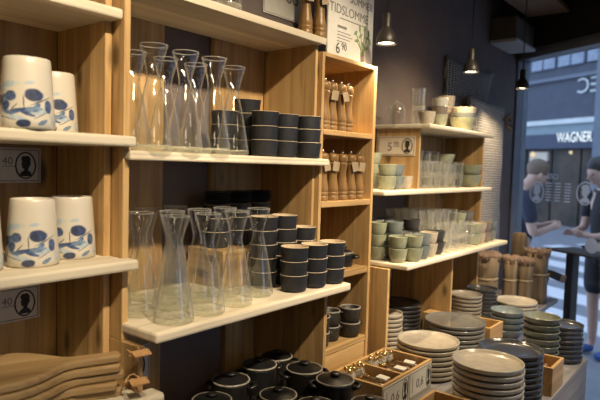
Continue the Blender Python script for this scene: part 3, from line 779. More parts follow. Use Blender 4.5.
ml.append((1.340, 1.052, .3825, 'wooden pepper mill on the top shelf, left of the pair by the poster', True))
ml.append((1.391, 1.040, .3825, 'wooden pepper mill on the top shelf, right of the pair by the poster', True))
for i, (x, y, z, lab, tg) in enumerate(ml):
    if i == 0: o = mill
    else:
        o = thing('pepper_mill', '', 'pepper mill', (0, 0, 0))
        for ch in mill.children:
            c = ch.copy(); C.objects.link(c); c.parent = o
    o.location = P3(x, y, z + .0004); o.rotation_euler = (0, 0, -.5)
    tag(o, lab, 'pepper mill', 'turned pepper mills')
for i, (x, y, z, lab, tg) in enumerate(ml):
    if tg:
        tgt = [q for q in bpy.data.objects if q.get('label') == lab][0]
        add_tag(tgt, i)

# ------------------------------------------------------------------ glazed cups and bowls on the right unit
gc = {}
for k in ('green', 'blue', 'cream', 'taupe', 'dark', 'grey', 'white', 'lime'):
    gc[k] = make_cup('glazed_cup', .0345, .024, .050, M['cup_' + k], w=.0026, foot=.85, curve=.55)
GP = .0435
GG = 'glazed cups on the right unit'
WN = {'green': 'sage green', 'blue': 'blue grey', 'cream': 'cream', 'taupe': 'taupe brown', 'dark': 'dark brown', 'grey': 'mid grey', 'white': 'off white', 'lime': 'pale lime'}
def cups(col, n, x, y, z, where): stack(gc[col], n, x, y, z, GP, f'{WN[col]} glazed cup', where, 'cup', GG)
cups('green', 2, 1.850, 1.050, -.08, 'in front left stack below buff sign')
cups('blue', 2, 1.926, 1.058, -.08, 'in front middle stack below buff price sign')
cups('cream', 1, 2.003, 1.062, -.08, 'alone before the orange end panel')
cups('blue', 3, 1.835, 1.150, -.08, 'in back left stack below buff price sign')
cups('green', 3, 1.912, 1.152, -.08, 'in back middle stack below buff price sign')
cups('green', 3, 1.803, 1.055, -.335, 'in left stack touching crate tower, low shelf')
cups('green', 2, 1.808, .972, -.335, 'in second front stack, low cup shelf')
cups('green', 2, 1.872, .943, -.335, 'in foremost stack, low cup shelf')
cups('blue', 2, 1.948, .950, -.335, 'in fourth front stack, low cup shelf')
cups('cream', 2, 2.026, .957, -.335, 'in fifth front stack, low cup shelf')
cups('dark', 2, 2.104, .962, -.335, 'in front stack beside tumblers, low cup shelf')
cups('blue', 3, 1.880, 1.030, -.335, 'in middle row left stack, low cup shelf')
cups('grey', 2, 1.958, 1.033, -.335, 'in middle row centre stack, low cup shelf')
cups('dark', 3, 2.038, 1.040, -.335, 'in middle row right stack, low cup shelf')
cups('dark', 4, 1.815, 1.140, -.335, 'in rear left stack, low cup shelf')
cups('grey', 3, 1.900, 1.125, -.335, 'in rear middle stack, low cup shelf')
cups('dark', 3, 1.985, 1.130, -.335, 'in rear right stack, low cup shelf')
cups('lime', 2, 2.500, .968, -.335, 'in front stack, right of low tumblers')
cups('cream', 2, 2.578, .972, -.335, 'in second stack, right of low tumblers')
cups('taupe', 2, 2.655, .975, -.335, 'in third stack, right of low tumblers')
cups('blue', 2, 2.736, .978, -.335, 'in right end stack, low cup shelf')
cups('lime', 3, 2.540, 1.055, -.335, 'in rear stack, right of low tumblers')
cups('grey', 3, 2.650, 1.065, -.335, 'in rear stack, low shelf right end')
bowl_g = make_cup('glazed_bowl', .060, .034, .058, M['cup_green'], w=.003, foot=.85, curve=.5)
bowl_l = make_cup('glazed_bowl', .060, .034, .058, M['cup_lime'], w=.003, foot=.85, curve=.5)
bowl_b = make_cup('glazed_bowl', .056, .034, .055, M['cup_grey'], w=.003, foot=.85, curve=.5)
BG = 'glazed bowls on the right unit'
stack(bowl_g, 2, 2.655, 1.062, -.08, .0475, 'pale green bowl', 'in front pair at right of middle tumbler shelf', 'bowl', BG)
stack(bowl_l, 3, 2.560, 1.160, -.08, .0475, 'cream green bowl', 'in rear stack behind tumblers, middle shelf', 'bowl', BG)
stack(bowl_b, 2, 2.705, 1.170, -.08, .0475, 'grey bowl', 'in rear stack by right side panel, middle shelf', 'bowl', BG)
# top of the right unit
stack(bowl_g, 1, 2.545, 1.058, .18, .03, 'pale green bowl', 'bottom of the stack on top of the right unit', 'bowl', BG)
bowl_b2 = make_cup('glazed_bowl', .058, .033, .058, M['cup_blue'], w=.003, foot=.85, curve=.5)
stack(bowl_b2, 1, 2.545, 1.058, .18 + .024, .03, 'blue grey bowl', 'middle of the stack on top of the right unit', 'bowl', BG)
bowl_c = make_cup('glazed_bowl', .0585, .033, .058, M['cup_cream'], w=.003, foot=.85, curve=.5)
stack(bowl_c, 1, 2.545, 1.058, .18 + .048, .03, 'cream bowl', 'top of the stack on top of the right unit', 'bowl', BG)
tall_c = make_cup('tall_cup', .040, .034, .095, M['cup_cream'], w=.003, curve=.8)
tall_t = make_cup('tall_cup', .040, .034, .095, M['cup_taupe'], w=.003, curve=.8)
stack(tall_t, 1, 2.595, 1.165, .18, .03, 'tall taupe cup', 'under a cream one on top of right unit', 'cup', 'tall cups')
stack(tall_c, 1, 2.595, 1.165, .18 + .075, .03, 'tall cream cup', 'on a taupe one on top of right unit', 'cup', 'tall cups')
for i, k in enumerate(('lime', 'taupe', 'white')):
    stack(gc[k], 1, 2.262, 1.045, .18 + i * .034, .03, f'{WN[k]} small cup', f'{["bottom", "middle", "top"][i]} of striped stack on top of right unit', 'cup', GG)
stack(gc['cream'], 1, 2.128, 1.036, .18, .03, 'cream small cup', 'in front of tall tumblers on top of right unit', 'cup', GG)

# tumblers
def make_tumbler(name, rt, rb, h, mat):
    w = .0022; n = 28
    m = MB(); prof = [(0, .001), (rb * .9, 0), (rb, .002), (rb + (rt - rb) * .5, h * .5), (rt, h - .006), (rt, h - .001), (rt - w * .5, h), (rt - w, h - .001), (rt - w, h - .006), (rb + (rt - rb) * .5 - w, h * .5), (rb - w, .009), (0, .007)]
    m.lathe(prof, n)
    # pressed flutes: every other upright line is drawn in, except at the smooth lip
    for i, v in enumerate(m.v):
        r = math.hypot(v[0], v[1])
        if r > 1e-5 and v[2] < h - .004:
            k = round(math.atan2(v[1], v[0]) / (2 * PI / n)) % 2
            if k: m.v[i] = (v[0] * .93, v[1] * .93, v[2])
    m.sm = [False] * len(m.sm)
    return m.build(name, mat)
tum = make_tumbler('glass_tumbler', .0330, .0260, .068, M['tumbler'])
TG = 'pressed glass tumblers'
TP = .046
for k, x in enumerate((2.172, 2.248, 2.326, 2.404, 2.482)):
    stack(tum, 2, x, 1.052, -.08, TP, 'pressed glass tumbler', f'in front {["first", "second", "third", "fourth", "fifth"][k]} stack, middle shelf', 'tumbler', TG, jit=0)
for k, x in enumerate((2.190, 2.270, 2.350, 2.430)):
    stack(tum, 3, x, 1.150, -.08, TP, 'pressed glass tumbler', f'in rear {["first", "second", "third", "fourth"][k]} stack, middle shelf', 'tumbler', TG, jit=0)
for j, y in enumerate((.965, 1.043, 1.121, 1.199)):
    for k, x in enumerate((2.180, 2.257, 2.334, 2.411)):
        if j == 0: x += .006
        stack(tum, 2 if j == 0 else 3, x, y, -.335, TP, 'pressed glass tumbler', f'in {["front", "second", "third", "rear"][j]} row {["first", "second", "third", "fourth"][k]} stack, low shelf', 'tumbler', TG, jit=0)
tt = make_tumbler('tall_tumbler', .0290, .0250, .088, M['tumbler'])
stack(tt, 2, 2.215, 1.120, .18, .0715, 'tall ribbed glass', 'of pair on top of right unit', 'tumbler', 'tall glasses on top')
cloche = thing('glass_cloche', 'faint clear glass dome on top of the right unit near the wall', 'glass dome', P3(2.120, 1.17, .1804))
MB().lathe([(.036, 0), (.036, .055), (.034, .07), (.027, .083), (.014, .091), (0, .093)], 32).lathe([(.0345, 0), (.0345, .055), (.0325, .069), (.0258, .0815), (.013, .0895), (0, .0912)], 32).build('dome', M['glass'], cloche, recalc=False)
MB().lathe([(0, .0925), (.005, .094), (.007, .099), (.004, .104), (0, .105)], 16).build('knob', M['glassbase'], cloche)

# ------------------------------------------------------------------ plates
def make_plate(name, R, mat, h=.020):
    pr = [(0, .0025), (R * .50, .0022), (R * .53, 0), (R * .56, 0), (R * .60, .0035), (R * .80, .0045), (R * .93, .0058), (R * .98, .0080), (R * .997, .0115), (R, h - .003), (R, h - .001), (R - .0015, h), (R - .004, h - .0008),
          (R - .007, h - .006), (R * .90, .0120), (R * .75, .0090), (R * .5, .0068), (0, .0062)]
    return MB().lathe(pr, 56).build(name, M['plate_' + mat], sharp=70)
PG = 'stoneware plates in stacks'
def plates(n, x, y, R, mat, what, where, pitch=.0172, kind='plate', h=.020, z=-.72):
    if kind == 'plate': p = make_plate('stoneware_plate', R, mat, h)
    else: p = make_cup('stoneware_bowl', R, R * .62, h, M['plate_' + mat], w=.0032, foot=.85, curve=.5)
    stack(p, n, x, y, z, pitch, what, where, kind, PG if kind == 'plate' else 'stoneware bowls in stacks', jit=.0015)
plates(11, 1.567, .545, .097, 'cream', 'cream plate', 'of big stack at front centre')
plates(10, 1.785, .553, .0965, 'charcoal', 'dark charcoal plate', 'of stack right beside big cream stack')
plates(7, 1.842, .858, .107, 'beige', 'beige cream plate', 'of stack right behind the cutlery box')
plates(8, 2.098, .870, .116, 'grey', 'brownish grey plate', 'of wide stack behind the beige plates')
plates(9, 1.952, 1.088, .064, 'beige', 'small beige plate', 'of stack beside crate tower foot')
plates(9, 2.132, 1.138, .099, 'black', 'blackish plate', 'of stack deep under cup shelf')
plates(9, 2.505, .990, .0735, 'beige', 'small beige plate', 'of stack right of the divider')
plates(9, 2.690, .985, .0745, 'charcoal', 'small charcoal plate', 'of stack by end panel')
plates(5, 2.850, .872, .103, 'cream', 'cream plate', 'of low stack before straw brushes')
plates(4, 2.495, .795, .0715, 'bluegrey', 'blue grey bowl', 'of stack before low cream plates', pitch=.026, kind='bowl', h=.042)
plates(7, 2.190, .572, .0655, 'olive', 'olive grey bowl', 'of stack before charcoal corner plates', pitch=.0255, kind='bowl', h=.040)
plates(8, 2.348, .537, .0765, 'charcoal', 'charcoal plate', 'of stack at table corner')

# ------------------------------------------------------------------ wooden boxes with cutlery
def make_box(name, label, x0, x1, y0, y1, z0, z1, dividers=(), group='open pine boxes'):
    t = thing(name, label, 'box', P3((x0 + x1) / 2, (y0 + y1) / 2, z0))
    w, d, h = (x1 - x0) / 2, (y1 - y0) / 2, z1 - z0; th = .010
    MB().box(-w + th, w - th, -d + th, d - th, 0, .008).build('base_board', M['boxwood'], t)
    MB().box(-w, w, -d, -d + th, 0, h).build('front_board', M['boxwood'], t, bevel=.001)
    MB().box(-w, w, d - th, d, 0, h).build('back_board', M['boxwood'], t, bevel=.001)
    MB().box(-w, -w + th, -d + th, d - th, 0, h).build('end_board', M['boxwood'], t, bevel=.001)
    MB().box(w - th, w, -d + th, d - th, 0, h).build('end_board', M['boxwood'], t, bevel=.001)
    for dx in dividers:
        q = dx - (x0 + x1) / 2
        MB().box(q - .004, q + .004, -d + th, d - th, .008, h - .003).build('divider', M['boxwood'], t, bevel=.001)
    return t
BG2 = 'open pine boxes'
b1 = make_box('cutlery_box', 'long pine box of wrapped gold spoons with two cameo labels', 1.405, 1.728, .788, 1.005 - .04, -.7196, -.624, dividers=(1.548,))
b2 = make_box('cutlery_box', 'low pine box at the bottom edge, in front of cameo labelled box', 1.235, 1.448, .52, .652, -.7196, -.606)
b3 = make_box('cutlery_box', 'empty looking pine box between brownish grey plates and blue bowls', 2.235, 2.384, .775, .955, -.7196, -.626)
b4 = make_box('cutlery_box', 'small pine box at the table edge before olive bowls', 1.918, 2.058, .459, .532, -.7196, -.626)
bk = MB().box(-.033, .033, -.035, .035, 0, .115).build('wooden_block', M['boxwood'], bevel=.002)
bk.location = P3(2.243, 1.022, -.7196); tag(bk, 'pale wooden block beside the divider under the cup shelf', 'block')
for b in (b1, b2, b3, b4): b['group'] = BG2
def front_label(label, x0, x1, y, z0, z1, big):
    w, h = x1 - x0, z1 - z0
    t = card('box_label', label, 'label', P3((x0 + x1) / 2, y, (z0 + z1) / 2), w, h, group='cameo labels on the cutlery box', thick=.0015)
    cameo(t, w / 2 - .024, 0, .017, h * .40, -.0016, 'ink')
    text(t, big, -.005, -h * .2, .042, -.0018, 'greyink', align='CENTER')
    MB().box(-w * .36, -w * .35, -.0021, -.0015, -h * .3, h * .3).build('printed_rule', M['greyink'], t)
front_label('right cameo label on the front of the long cutlery box', 1.568, 1.726, .7875, -.715, -.630, '0,6')
front_label('left cameo label on the front of the long cutlery box', 1.407, 1.566, .7875, -.715, -.630, '0,6')

def make_spoon():
    t = thing('cutlery_piece', '', 'spoon', (0, 0, 0))
    # handle along -y from the bowl at +y
    m = MB(); n = 12
    prof = [(-.055, .0035), (-.05, .0045), (-.02, .003), (.02, .0022), (.035, .0024)]
    m.tube([(0, y, .004 + .002 * math.sin(i)) for i, (y, r) in enumerate(prof)], [r for y, r in prof], 8)
    m.build('handle', M['steel'], t)
    m = MB(); m.lathe([(0, -.0035), (.007, -.003), (.0122, 0), (.0132, .0040), (.0122, .0042), (.007, .001), (0, 0)], 20)
    o = m.build('spoon_bowl', M['brass'], t, loc=(0, .046, .007)); o.scale = (1, 1.35, 1.2)
    return t
spn = make_spoon()
i = 0
for comp, (xa, xb, n) in enumerate(((1.423, 1.534, 7), (1.562, 1.710, 8))):
    for k in range(n):
        x = xa + (xb - xa) * (k + .5) / n
        o = spn if i == 0 else dup(spn)
        lay = k % 2
        o.location = P3(x, .872 + .008 * ((k * 7) % 3), -.7105 + .046 + lay * .0095); o.rotation_euler = (.03, 0, random.uniform(-.08, .08))
        side = 'left' if comp == 0 else 'right'
        tag(o, f'gold ended spoon in the {side} bay of the labelled box, {["leftmost", "second", "third", "fourth", "fifth", "sixth", "seventh", "rightmost"][k if k < n - 1 else 7]} from left' if k < n - 1 and k > 0
            else f'gold ended spoon in the {side} bay of the labelled box, {"leftmost" if k == 0 else "rightmost"}', 'spoon', 'gold ended spoons')
        i += 1
# bed of shredded paper the spoons lie on
for nm, xa, xb in (('left', 1.417, 1.542), ('right', 1.554, 1.716)):
    m = MB(); rr = random.Random(len(nm))
    for k in range(70):
        x, y = rr.uniform(xa + .012, xb - .012), rr.uniform(.806, .946); a = rr.uniform(0, 3.1); L = .011
        z = -.7105 + rr.uniform(.003, .042) + Z0
        m.tube([(x - L * math.cos(a), max(.801, y - L * math.sin(a)), z), (x, y, z + .002), (x + L * math.cos(a), min(.952, y + L * math.sin(a)), z)], .0016, 4)
    o = m.build('shredded_paper', M['kraft']); o['kind'] = 'stuff'; tag(o, f'shredded paper bed in the {nm} bay of the labelled cutlery box', 'paper')
def bag_label(label, x, y, z, rz):
    m = MB().box(-.021, .021, -.017, .017, 0, .006)
    o = m.build('white_tag', M['paper'], bevel=.001); o.location = P3(x, y, z); o.rotation_euler = (.1, .12, rz); tag(o, label, 'tag', 'white tags on the spoons')
bag_label('white paper tag on the spoons in the left bay', 1.502, .842, -.641, .2)
bag_label('white paper tag on the right bay spoons, nearer the divider', 1.612, .842, -.641, .2)
bag_label('white paper tag on the right bay spoons, far end', 1.683, .846, -.641, .3)
# wrapped bow bundles: crinkled cellophane with gold
M['cello'] = thin_glass('crinkled cellophane', (.97, .97, .95), milky=.45, milk_col=(.9, .86, .75), ribs=90)
def bundle(label, x, y, z, s):
    t = thing('cellophane_bundle', label, 'bundle', P3(x, y, z), random.uniform(0, 3), 'cellophane bundles with gold ends')
    rr = random.Random(int(x * 1000))
    bm = bmesh.new(); bmesh.ops.create_icosphere(bm, subdivisions=3, radius=.016 * s)
    for v in bm.verts: v.co *= 1 + rr.uniform(-.13, .13)
    me = bpy.data.meshes.new('cellophane'); bm.to_mesh(me); bm.free(); me.materials.append(M['cello'])
    o = bpy.data.objects.new('cellophane', me); C.objects.link(o); o.parent = t; o.location = (0, 0, .014)
    for k in range(4):
        a = k * PI / 2 + .4; q = .011 * s
        MB().lathe([(0, -.0075), (.0053, -.0053), (.0075, 0), (.0053, .0053), (0, .0075)], 16, o=(q * math.cos(a), q * math.sin(a), .027 * s + .003 * (k % 2))).build('gold_end', M['brass'], t)
bundle('cellophane bundle with gold ends in the left bay of the labelled box, left one', 1.447, .926, -.650, 1.15)
bundle('cellophane bundle with gold ends in the left bay of the labelled box, right one', 1.495, .924, -.650, 1.2)
bundle('cellophane bundle with gold ends in the right bay of the labelled box, left one', 1.585, .926, -.650, 1.2)
bundle('cellophane bundle with gold ends in the right bay of the labelled box, middle one', 1.633, .926, -.650, 1.15)
bundle('cellophane bundle with gold ends in the right bay of the labelled box, right one', 1.680, .926, -.650, 1.1)
bundle('cellophane bundle with gold ends in the low box at the bottom edge', 1.405, .612, -.664, 1.0)
# small things in the table edge box
for k in range(5):
    o = MB().tube([(-.04, 0, 0), (.04, 0, .004)], .0045, 8).build('wooden_stick', M['straw'])
    o.location = P3(1.99, .472 + k * .0125, -.668 + .01 * (k % 2)); o.rotation_euler = (0, 0, random.uniform(-.06, .06))
    tag(o, f'short wooden stick in the table edge box, {["nearest", "second", "middle", "fourth", "farthest"][k]} from the front board', 'stick', 'sticks in the edge box')
MB().box(-.056, .056, -.024, .024, .008, .046).build('filler', M['boxwood'], b4)

# ------------------------------------------------------------------ textiles on the wall
def cloth(name, corners, mat, label, cat, thick, nx=24, nz=20, wav=.012, edge=.015, parent_extra=None):
    """corners: tl, tr, br, bl as (x, z) with one common y; built as a thick soft slab"""
    (x0, z0), (x1, z1), (x2, z2), (x3, z3), y = corners
    m = MB(); rr = random.Random(name + label)
    cx, cz = (x0 + x1 + x2 + x3) / 4, (z0 + z1 + z2 + z3) / 4
    grid = {}
    for side in (0, 1):
        for j in range(nz + 1):
            v = j / nz
            for i in range(nx + 1):
                u = i / nx
                xa, xb = x0 + (x3 - x0) * v, x1 + (x2 - x1) * v; za, zb = z0 + (z3 - z0) * v, z1 + (z2 - z1) * v
                x = xa + (xb - xa) * u; z = za + (zb - za) * u
                z -= (edge * 4 * u * (1 - u)) * (1 - v)
                x += .004 * math.sin(v * 17 + 1)
                rim = min(u, 1 - u, v, 1 - v); puff = min(1, rim * 8)
                yy = y - (thick * (.35 + .65 * puff) if side == 0 else 0) - wav * (.5 + .5 * math.sin(u * 9 + v * 4)) * (1 if side == 0 else .2)
                grid[side, i, j] = len(m.v); m.v.append((x - cx, yy - y, z - cz))
    for j in range(nz):
        for i in range(nx):
            m.face([grid[0, i, j], grid[0, i + 1, j], grid[0, i + 1, j + 1], grid[0, i, j + 1]], 0, True)
            m.face([grid[1, i, j], grid[1, i, j + 1], grid[1, i + 1, j + 1], grid[1, i + 1, j]], 0, True)
    for i in range(nx):
        m.face([grid[0, i, 0], grid[1, i, 0], grid[1, i + 1, 0], grid[0, i + 1, 0]], 0, True); m.face([grid[0, i, nz], grid[0, i + 1, nz], grid[1, i + 1, nz], grid[1, i, nz]], 0, True)
    for j in range(nz):
        m.face([grid[0, 0, j], grid[0, 0, j + 1], grid[1, 0, j + 1], grid[1, 0, j]], 0, True); m.face([grid[0, nx, j], grid[1, nx, j], grid[1, nx, j + 1], grid[0, nx, j + 1]], 0, True)
    o = m.build(name, M[mat]); o.location = P3(cx, y, cz); tag(o, label, cat)
    return o
cloth('woven_hanging', ((2.775, .585), (3.47, .600), (3.36, .385), (2.775, .19), 1.266), 'darkknit', 'dark grey woven hanging on the wall above the right unit', 'wall hanging', .022, edge=.02, wav=.004)
kn = cloth('knitted_hanging', ((2.936, .395), (3.46, .385), (3.50, -.50), (2.99, -.52), 1.205), 'paleknit', 'pale chunky knitted hanging at the wall corner beside the window', 'wall hanging', .035, edge=.012, nz=40)
lb = MB()
lb.tube([(0, 0, 0), (.03, -.015, .03), (.05, -.02, 0)], .013, 8).tube([(.0, -.01, -.02), (.025, -.025, -.055), (.05, -.02, -.03)], .012, 8)
lo = lb.build('leather_fastener', M['ceilwood'], kn); lo.location = (.17, -.05, .36)

# ------------------------------------------------------------------ straw brushes on the bench
def brush(label, x, y, z, r, h, tilt=(0, 0), kind='straw', rot=0):
    t = thing('straw_brush', label, 'brush', P3(x, y, z), rot, 'straw brushes by the window')
    t.rotation_euler = (tilt[0], tilt[1], rot)
    rr = random.Random(label)
    if kind == 'straw':
        m = MB()
        pts = [(r * (1 + .06 * math.sin(5 * a)) * math.cos(a), r * (1 + .06 * math.sin(5 * a)) * math.sin(a)) for a in [2 * PI * i / 30 for i in range(30)]]
        b = len(m.v)
        lv = [0, h * .15, h * .5, h * .55, h * .6, h * .95]
        sc = [1.0, 1.02, .96, .90, .96, 1.04]
        rings = []
        for zz, s in zip(lv, sc):
            rings.append([len(m.v) + i for i in range(30)]); m.v += [(px * s, py * s, zz) for px, py in pts]
        for A_, B_ in zip(rings, rings[1:]):
            for i in range(30): m.face([A_[i], A_[(i + 1) % 30], B_[(i + 1) % 30], B_[i]], 0, True)
        m.face(rings[0][::-1]); m.face(rings[-1])
        m.build('straw_bundle', M['straw'], t)
        m = MB()
        for k in range(130):
            a = rr.uniform(0, 6.28); q = r * math.sqrt(rr.uniform(.25, 1)) * 1.06
            m.tube([(q * math.cos(a), q * math.sin(a), h * .88), (q * math.cos(a) * 1.06, q * math.sin(a) * 1.06, h * .96), (q * math.cos(a + .1) * 1.14, q * math.sin(a + .1) * 1.14, h * (1 + rr.uniform(-.02, .05)))], .0042, 5)
        m.build('bristle_ends', M['bristle'], t)
        MB().lathe([(r * .95, h * .53), (r * 1.0, h * .535), (r * 1.0, h * .565), (r * .95, h * .57)], 30).build('binding', M['cord'], t)
    else:
        MB().lathe([(0, 0), (r * .96, 0), (r, .006), (r, h * .86), (r * .93, h * .95), (r * .7, h * .99), (0, h)], 30).build('brush_back', M['straw'], t)
    return t
ZB = -.7196
brush('tall tan rounded brush back at the rear by the window', 3.335, 1.015, ZB, .042, .375, kind='back')
brush('wide bristle topped straw brush at the left of the group', 2.958, 1.068, ZB, .066, .285)
brush('slender straw brush bundle right of the wide bristle topped one', 3.060, .972, ZB, .036, .265)
brush('greyish straw brush bundle in the middle, nearest the street', 3.152, .925, ZB, .042, .25)
brush('thick straw brush bundle at the right of the group', 3.278, .898, ZB, .058, .29)
hb = thing('hand_broom', 'short dark broom poking out sideways at the right of the brushes', 'broom', P3(3.425, .845, -.58), -.6, 'straw brushes by the window')
hb.rotation_euler = (0, .35, -.6)
MB().box(-.03, .035, -.022, .022, -.02, .02).build('broom_block', M['blackcord'], hb, bevel=.004)
MB().box(.035, .075, -.02, .02, -.022, .022).build('broom_bristles', M['bristle'], hb, bevel=.004)
MB().tube([(-.03, 0, 0), (-.03, 0, -.12)], .008, 8).build('broom_handle', M['straw'], hb)

# ------------------------------------------------------------------ pendant lamps
def pendant(label, x, y, z):
    t = thing('pendant_lamp', label, 'lamp', P3(x, y, z), 0, 'bronze pendant lamps')
    MB().lathe([(.034, 0), (.0355, .004), (.0345, .016), (.030, .031), (.0225, .044), (.0165, .053), (.0145, .060), (.0145, .098), (.011, .103), (0, .104), (0, .098), (.009, .094), (.0125, .060), (.0150, .052), (.0205, .042), (.0285, .028), (.0325, .014), (.0325, .002)], 32).build('shade', M['bronze'], t, sharp=40)
    MB().lathe([(0, .0105), (.015, .0095), (.029, .007), (.029, .012), (.009, .03), (0, .032)], 28).build('bulb', M['bulb'], t)
    MB().tube([(0, 0, .103), (0, 0, 1.149 - z)], .0032, 8).build('flex', M['blackcord'], t)
    MB().lathe([(0, 1.148 - z), (.035, 1.148 - z), (.033, 1.125 - z), (.006, 1.12 - z), (0, 1.12 - z)], 24).build('ceiling_rose', M['blackcord'], t)
    ld = bpy.data.lights.new('pendant_light', 'SPOT'); ld.energy = 19; ld.color = (1, .74, .45); ld.spot_size = math.radians(125); ld.spot_blend = .7; ld.shadow_soft_size = .02
    lo = bpy.data.objects.new('pendant_light', ld); C.objects.link(lo); lo.location = P3(x, y, z + .004)
    return t
pendant('bronze pendant lamp nearest the poster', 1.686, .98, .412)
pendant('bronze pendant lamp before the dark woven hanging', 2.420, .98, .424)
pendant('bronze pendant lamp before the shop window', 3.128, .98, .440)

# ------------------------------------------------------------------ window lettering and marks
def on_glass(name, label, x, zc): 
    t = thing(name, label, 'window decal', (0, 0, 0)); t.rotation_euler = (0, 0, WIN_A)
    d = Vector((-.495, -.869, 0))
    t.location = Vector((3.97, 1.27, 0)) + d * x + Vector((-.869, .495, 0)) * .0012 + Vector((0, 0, zc + Z0)); return t
for lab, x, zc in (('white oval cameo decal on the window before the man', .195 + .02, -.128), ('white oval cameo decal on the window at the right edge', .590, -.116)):
    t = on_glass('cameo_decal', lab, x, zc); t['group'] = 'cameo window decals'
    cameo(t, 0, 0, .062, .070, 0, 'white')
t = on_glass('lettering_decal', 'small white lines of lettering on the window between the ovals', .40, -.115)
for c in (-.085, -.015, .06):
    for k in range(7): MB().box(c - .022, c + .022, -.0006, 0, .045 - k * .018, .0525 - k * .018).build('text_line', M['white'], t)
text(t, 'SSO', -.06, .075, .05, -.0006, 'white', align='CENTER')
t = on_glass('round_sticker', 'pale green round sticker on the window at the right edge', .655, -.418)
M['sticker'] = M['white']
MB().prism_xz([(.045 * math.cos(2 * PI * i / 32), .045 * math.sin(2 * PI * i / 32)) for i in range(32)], 0, -.0008).build('disc', M['sticker'], t)

# ------------------------------------------------------------------ street
M['asphalt'] = speckle('blue grey paving', (.20, .215, .24), (.25, .265, .29), rough=.8, scale=4)
M['stripe'] = speckle('white road paint', (.66, .68, .70), (.74, .76, .78), rough=.7, scale=10)
M['facade'] = speckle('slate facade', (.05, .06, .085), (.065, .075, .105), rough=.5, scale=3)
M['facade2'] = speckle('blue grey facade band', (.13, .155, .20), (.15, .18, .225), rough=.5, scale=3)
M['ledge'] = speckle('pale ledge', (.60, .64, .62), (.68, .72, .7), rough=.5, scale=3)
M['fglass'] = speckle('street window glass', (.16, .20, .27), (.28, .34, .42), rough=.08, scale=1.2, spec=.9)
M['shopdark'] = speckle('dark shop interior', (.030, .026, .022), (.09, .065, .045), rough=.6, scale=2.2)
M['shopwarm'] = emis('warm shop lamp', (1, .78, .5), 1.1)
M['signblue'] = speckle('dark blue fascia', (.045, .06, .10), (.055, .07, .115), rough=.5, scale=3)
M['signwhite'] = emis('lit white sign letters', (.85, .92, 1), 1.8)
M['coolbeam'] = speckle('teal grey beam', (.22, .29, .32), (.26, .33, .36), rough=.5, scale=3)
FW = Vector((.869, -.495, 0)); DR = Vector((-.495, -.869, 0)); WO = Vector((3.97, 1.27, 0))
def street_root(name, kind=True):
    o = bpy.data.objects.new(name, None); C.objects.link(o); o.location = WO; o.rotation_euler = (0, 0, WIN_A)
    if kind: struct(o)
    return o
g = MB().box(-30, 30, .06, 40, -.30, -.005).build('outside_pavement', M['asphalt']); g.location = WO; g.rotation_euler = (0, 0, WIN_A); struct(g)
cr = street_root('road_marking')
for k in range(9):
    MB().box(-6.0, 6.5, 1.9 + k * .95, 2.38 + k * .95, -.005, .004).build('crossing_stripe', M['stripe'], cr)
cr.rotation_euler = (0, 0, WIN_A + .02)
FD = 10.5
fa = thing('street_building', 'slate blue shop building across the street with WAGNER fascia', 'building', WO, WIN_A)
fa.rotation_euler = (0, 0, WIN_A)
Zr = lambda t_, k: k * t_ + Z0
MB().box(-26, 14, FD + .3, FD + 4, 0, 17).build('facade_wall', M['facade'], fa)
MB().box(-26, 14, FD, FD + .32, 1.43 + Z0, 1.57 + Z0).build('pale_ledge', M['ledge'], fa)
MB().box(-26, 14, FD + .08, FD + .3, 1.15 + Z0, 1.43 + Z0).build('teal_beam', M['coolbeam'], fa)
MB().box(-26, 14, FD + .05, FD + .3, .72 + Z0, 1.15 + Z0).build('fascia', M['signblue'], fa)
MB().box(-26, 14, FD + .18, FD + .3, 2.76 + Z0, 2.86 + Z0).build('stone_band', M['facade2'], fa)
for k in range(9):
    x = -11.0 + k * 2.1 - (2.1 if k < 1 else 0)
    MB().box(x + .45, x + .77, FD - .05, FD + .3, .0, 4.2 + Z0).build('pilaster', M['facade2'], fa)
for k in range(16):
    x = -13.2 + k * 1.05
    w = MB().box(x, x + .92, FD + .2, FD + .302, 3.15 + Z0, 4.3 + Z0).build('window', M['fglass'], fa)
    MB().box(x + .44, x + .48, FD + .17, FD + .2, 3.15 + Z0, 4.3 + Z0).build('mullion', M['facade2'], w)
for k in range(16):
    x = -13.2 + k * 1.05
    MB().box(x, x + .98, FD + .22, FD + .302, .02, .70 + Z0).build('shop_window', M['shopdark'], fa)
for k, (x, z, s_) in enumerate(((-8.30, .66, .075), (-9.3, .60, .05), (-10.75, .55, .09), (-7.2, .62, .08))):
    MB().lathe([(0, -s_), (s_ * .7, -s_ * .7), (s_, 0), (s_ * .7, s_ * .7), (0, s_)], 16, o=(x, FD + .10, z + Z0)).build('shop_lamp', M['shopwarm'], fa)
MB().box(-10.9, -10.2, FD + .12, FD + .22, .35 + Z0, .62 + Z0).build('warm_display', M['kraft'], fa)
text(fa, 'WAGNER', -9.78, .90 + Z0, .40, FD + .03, 'signwhite', name='fascia_lettering', sx=.71)
o = text(fa, 'IEC', -8.45, 2.30 + Z0, .62, FD + .25, 'ledge', name='wall_lettering'); o.scale = (-1, 1, 1)

# bistro table on the pavement
bt = thing('bistro_table', 'slim dark standing table on the pavement outside the window', 'table', (0, 0, 0))
def at(x_, out_): return WO + DR * x_ + FW * out_
BTP = (4.27 * 1.0, .93)
bt.location = (3.83, .838, 0)
MB().box(-.11, .24, -.12, .12, -.487 + Z0, -.475 + Z0).build('tabletop', M['blackcord'], bt, bevel=.003, rot=(0, 0, WIN_A))
MB().box(-.028, .028, -.028, .028, .015, -.487 + Z0).build('post', M['bronze'], bt, bevel=.004, rot=(0, 0, WIN_A))
MB().lathe([(0, .001), (.17, .001), (.17, .010), (.05, .018), (0, .018)], 32).build('foot', M['blackcord'], bt)

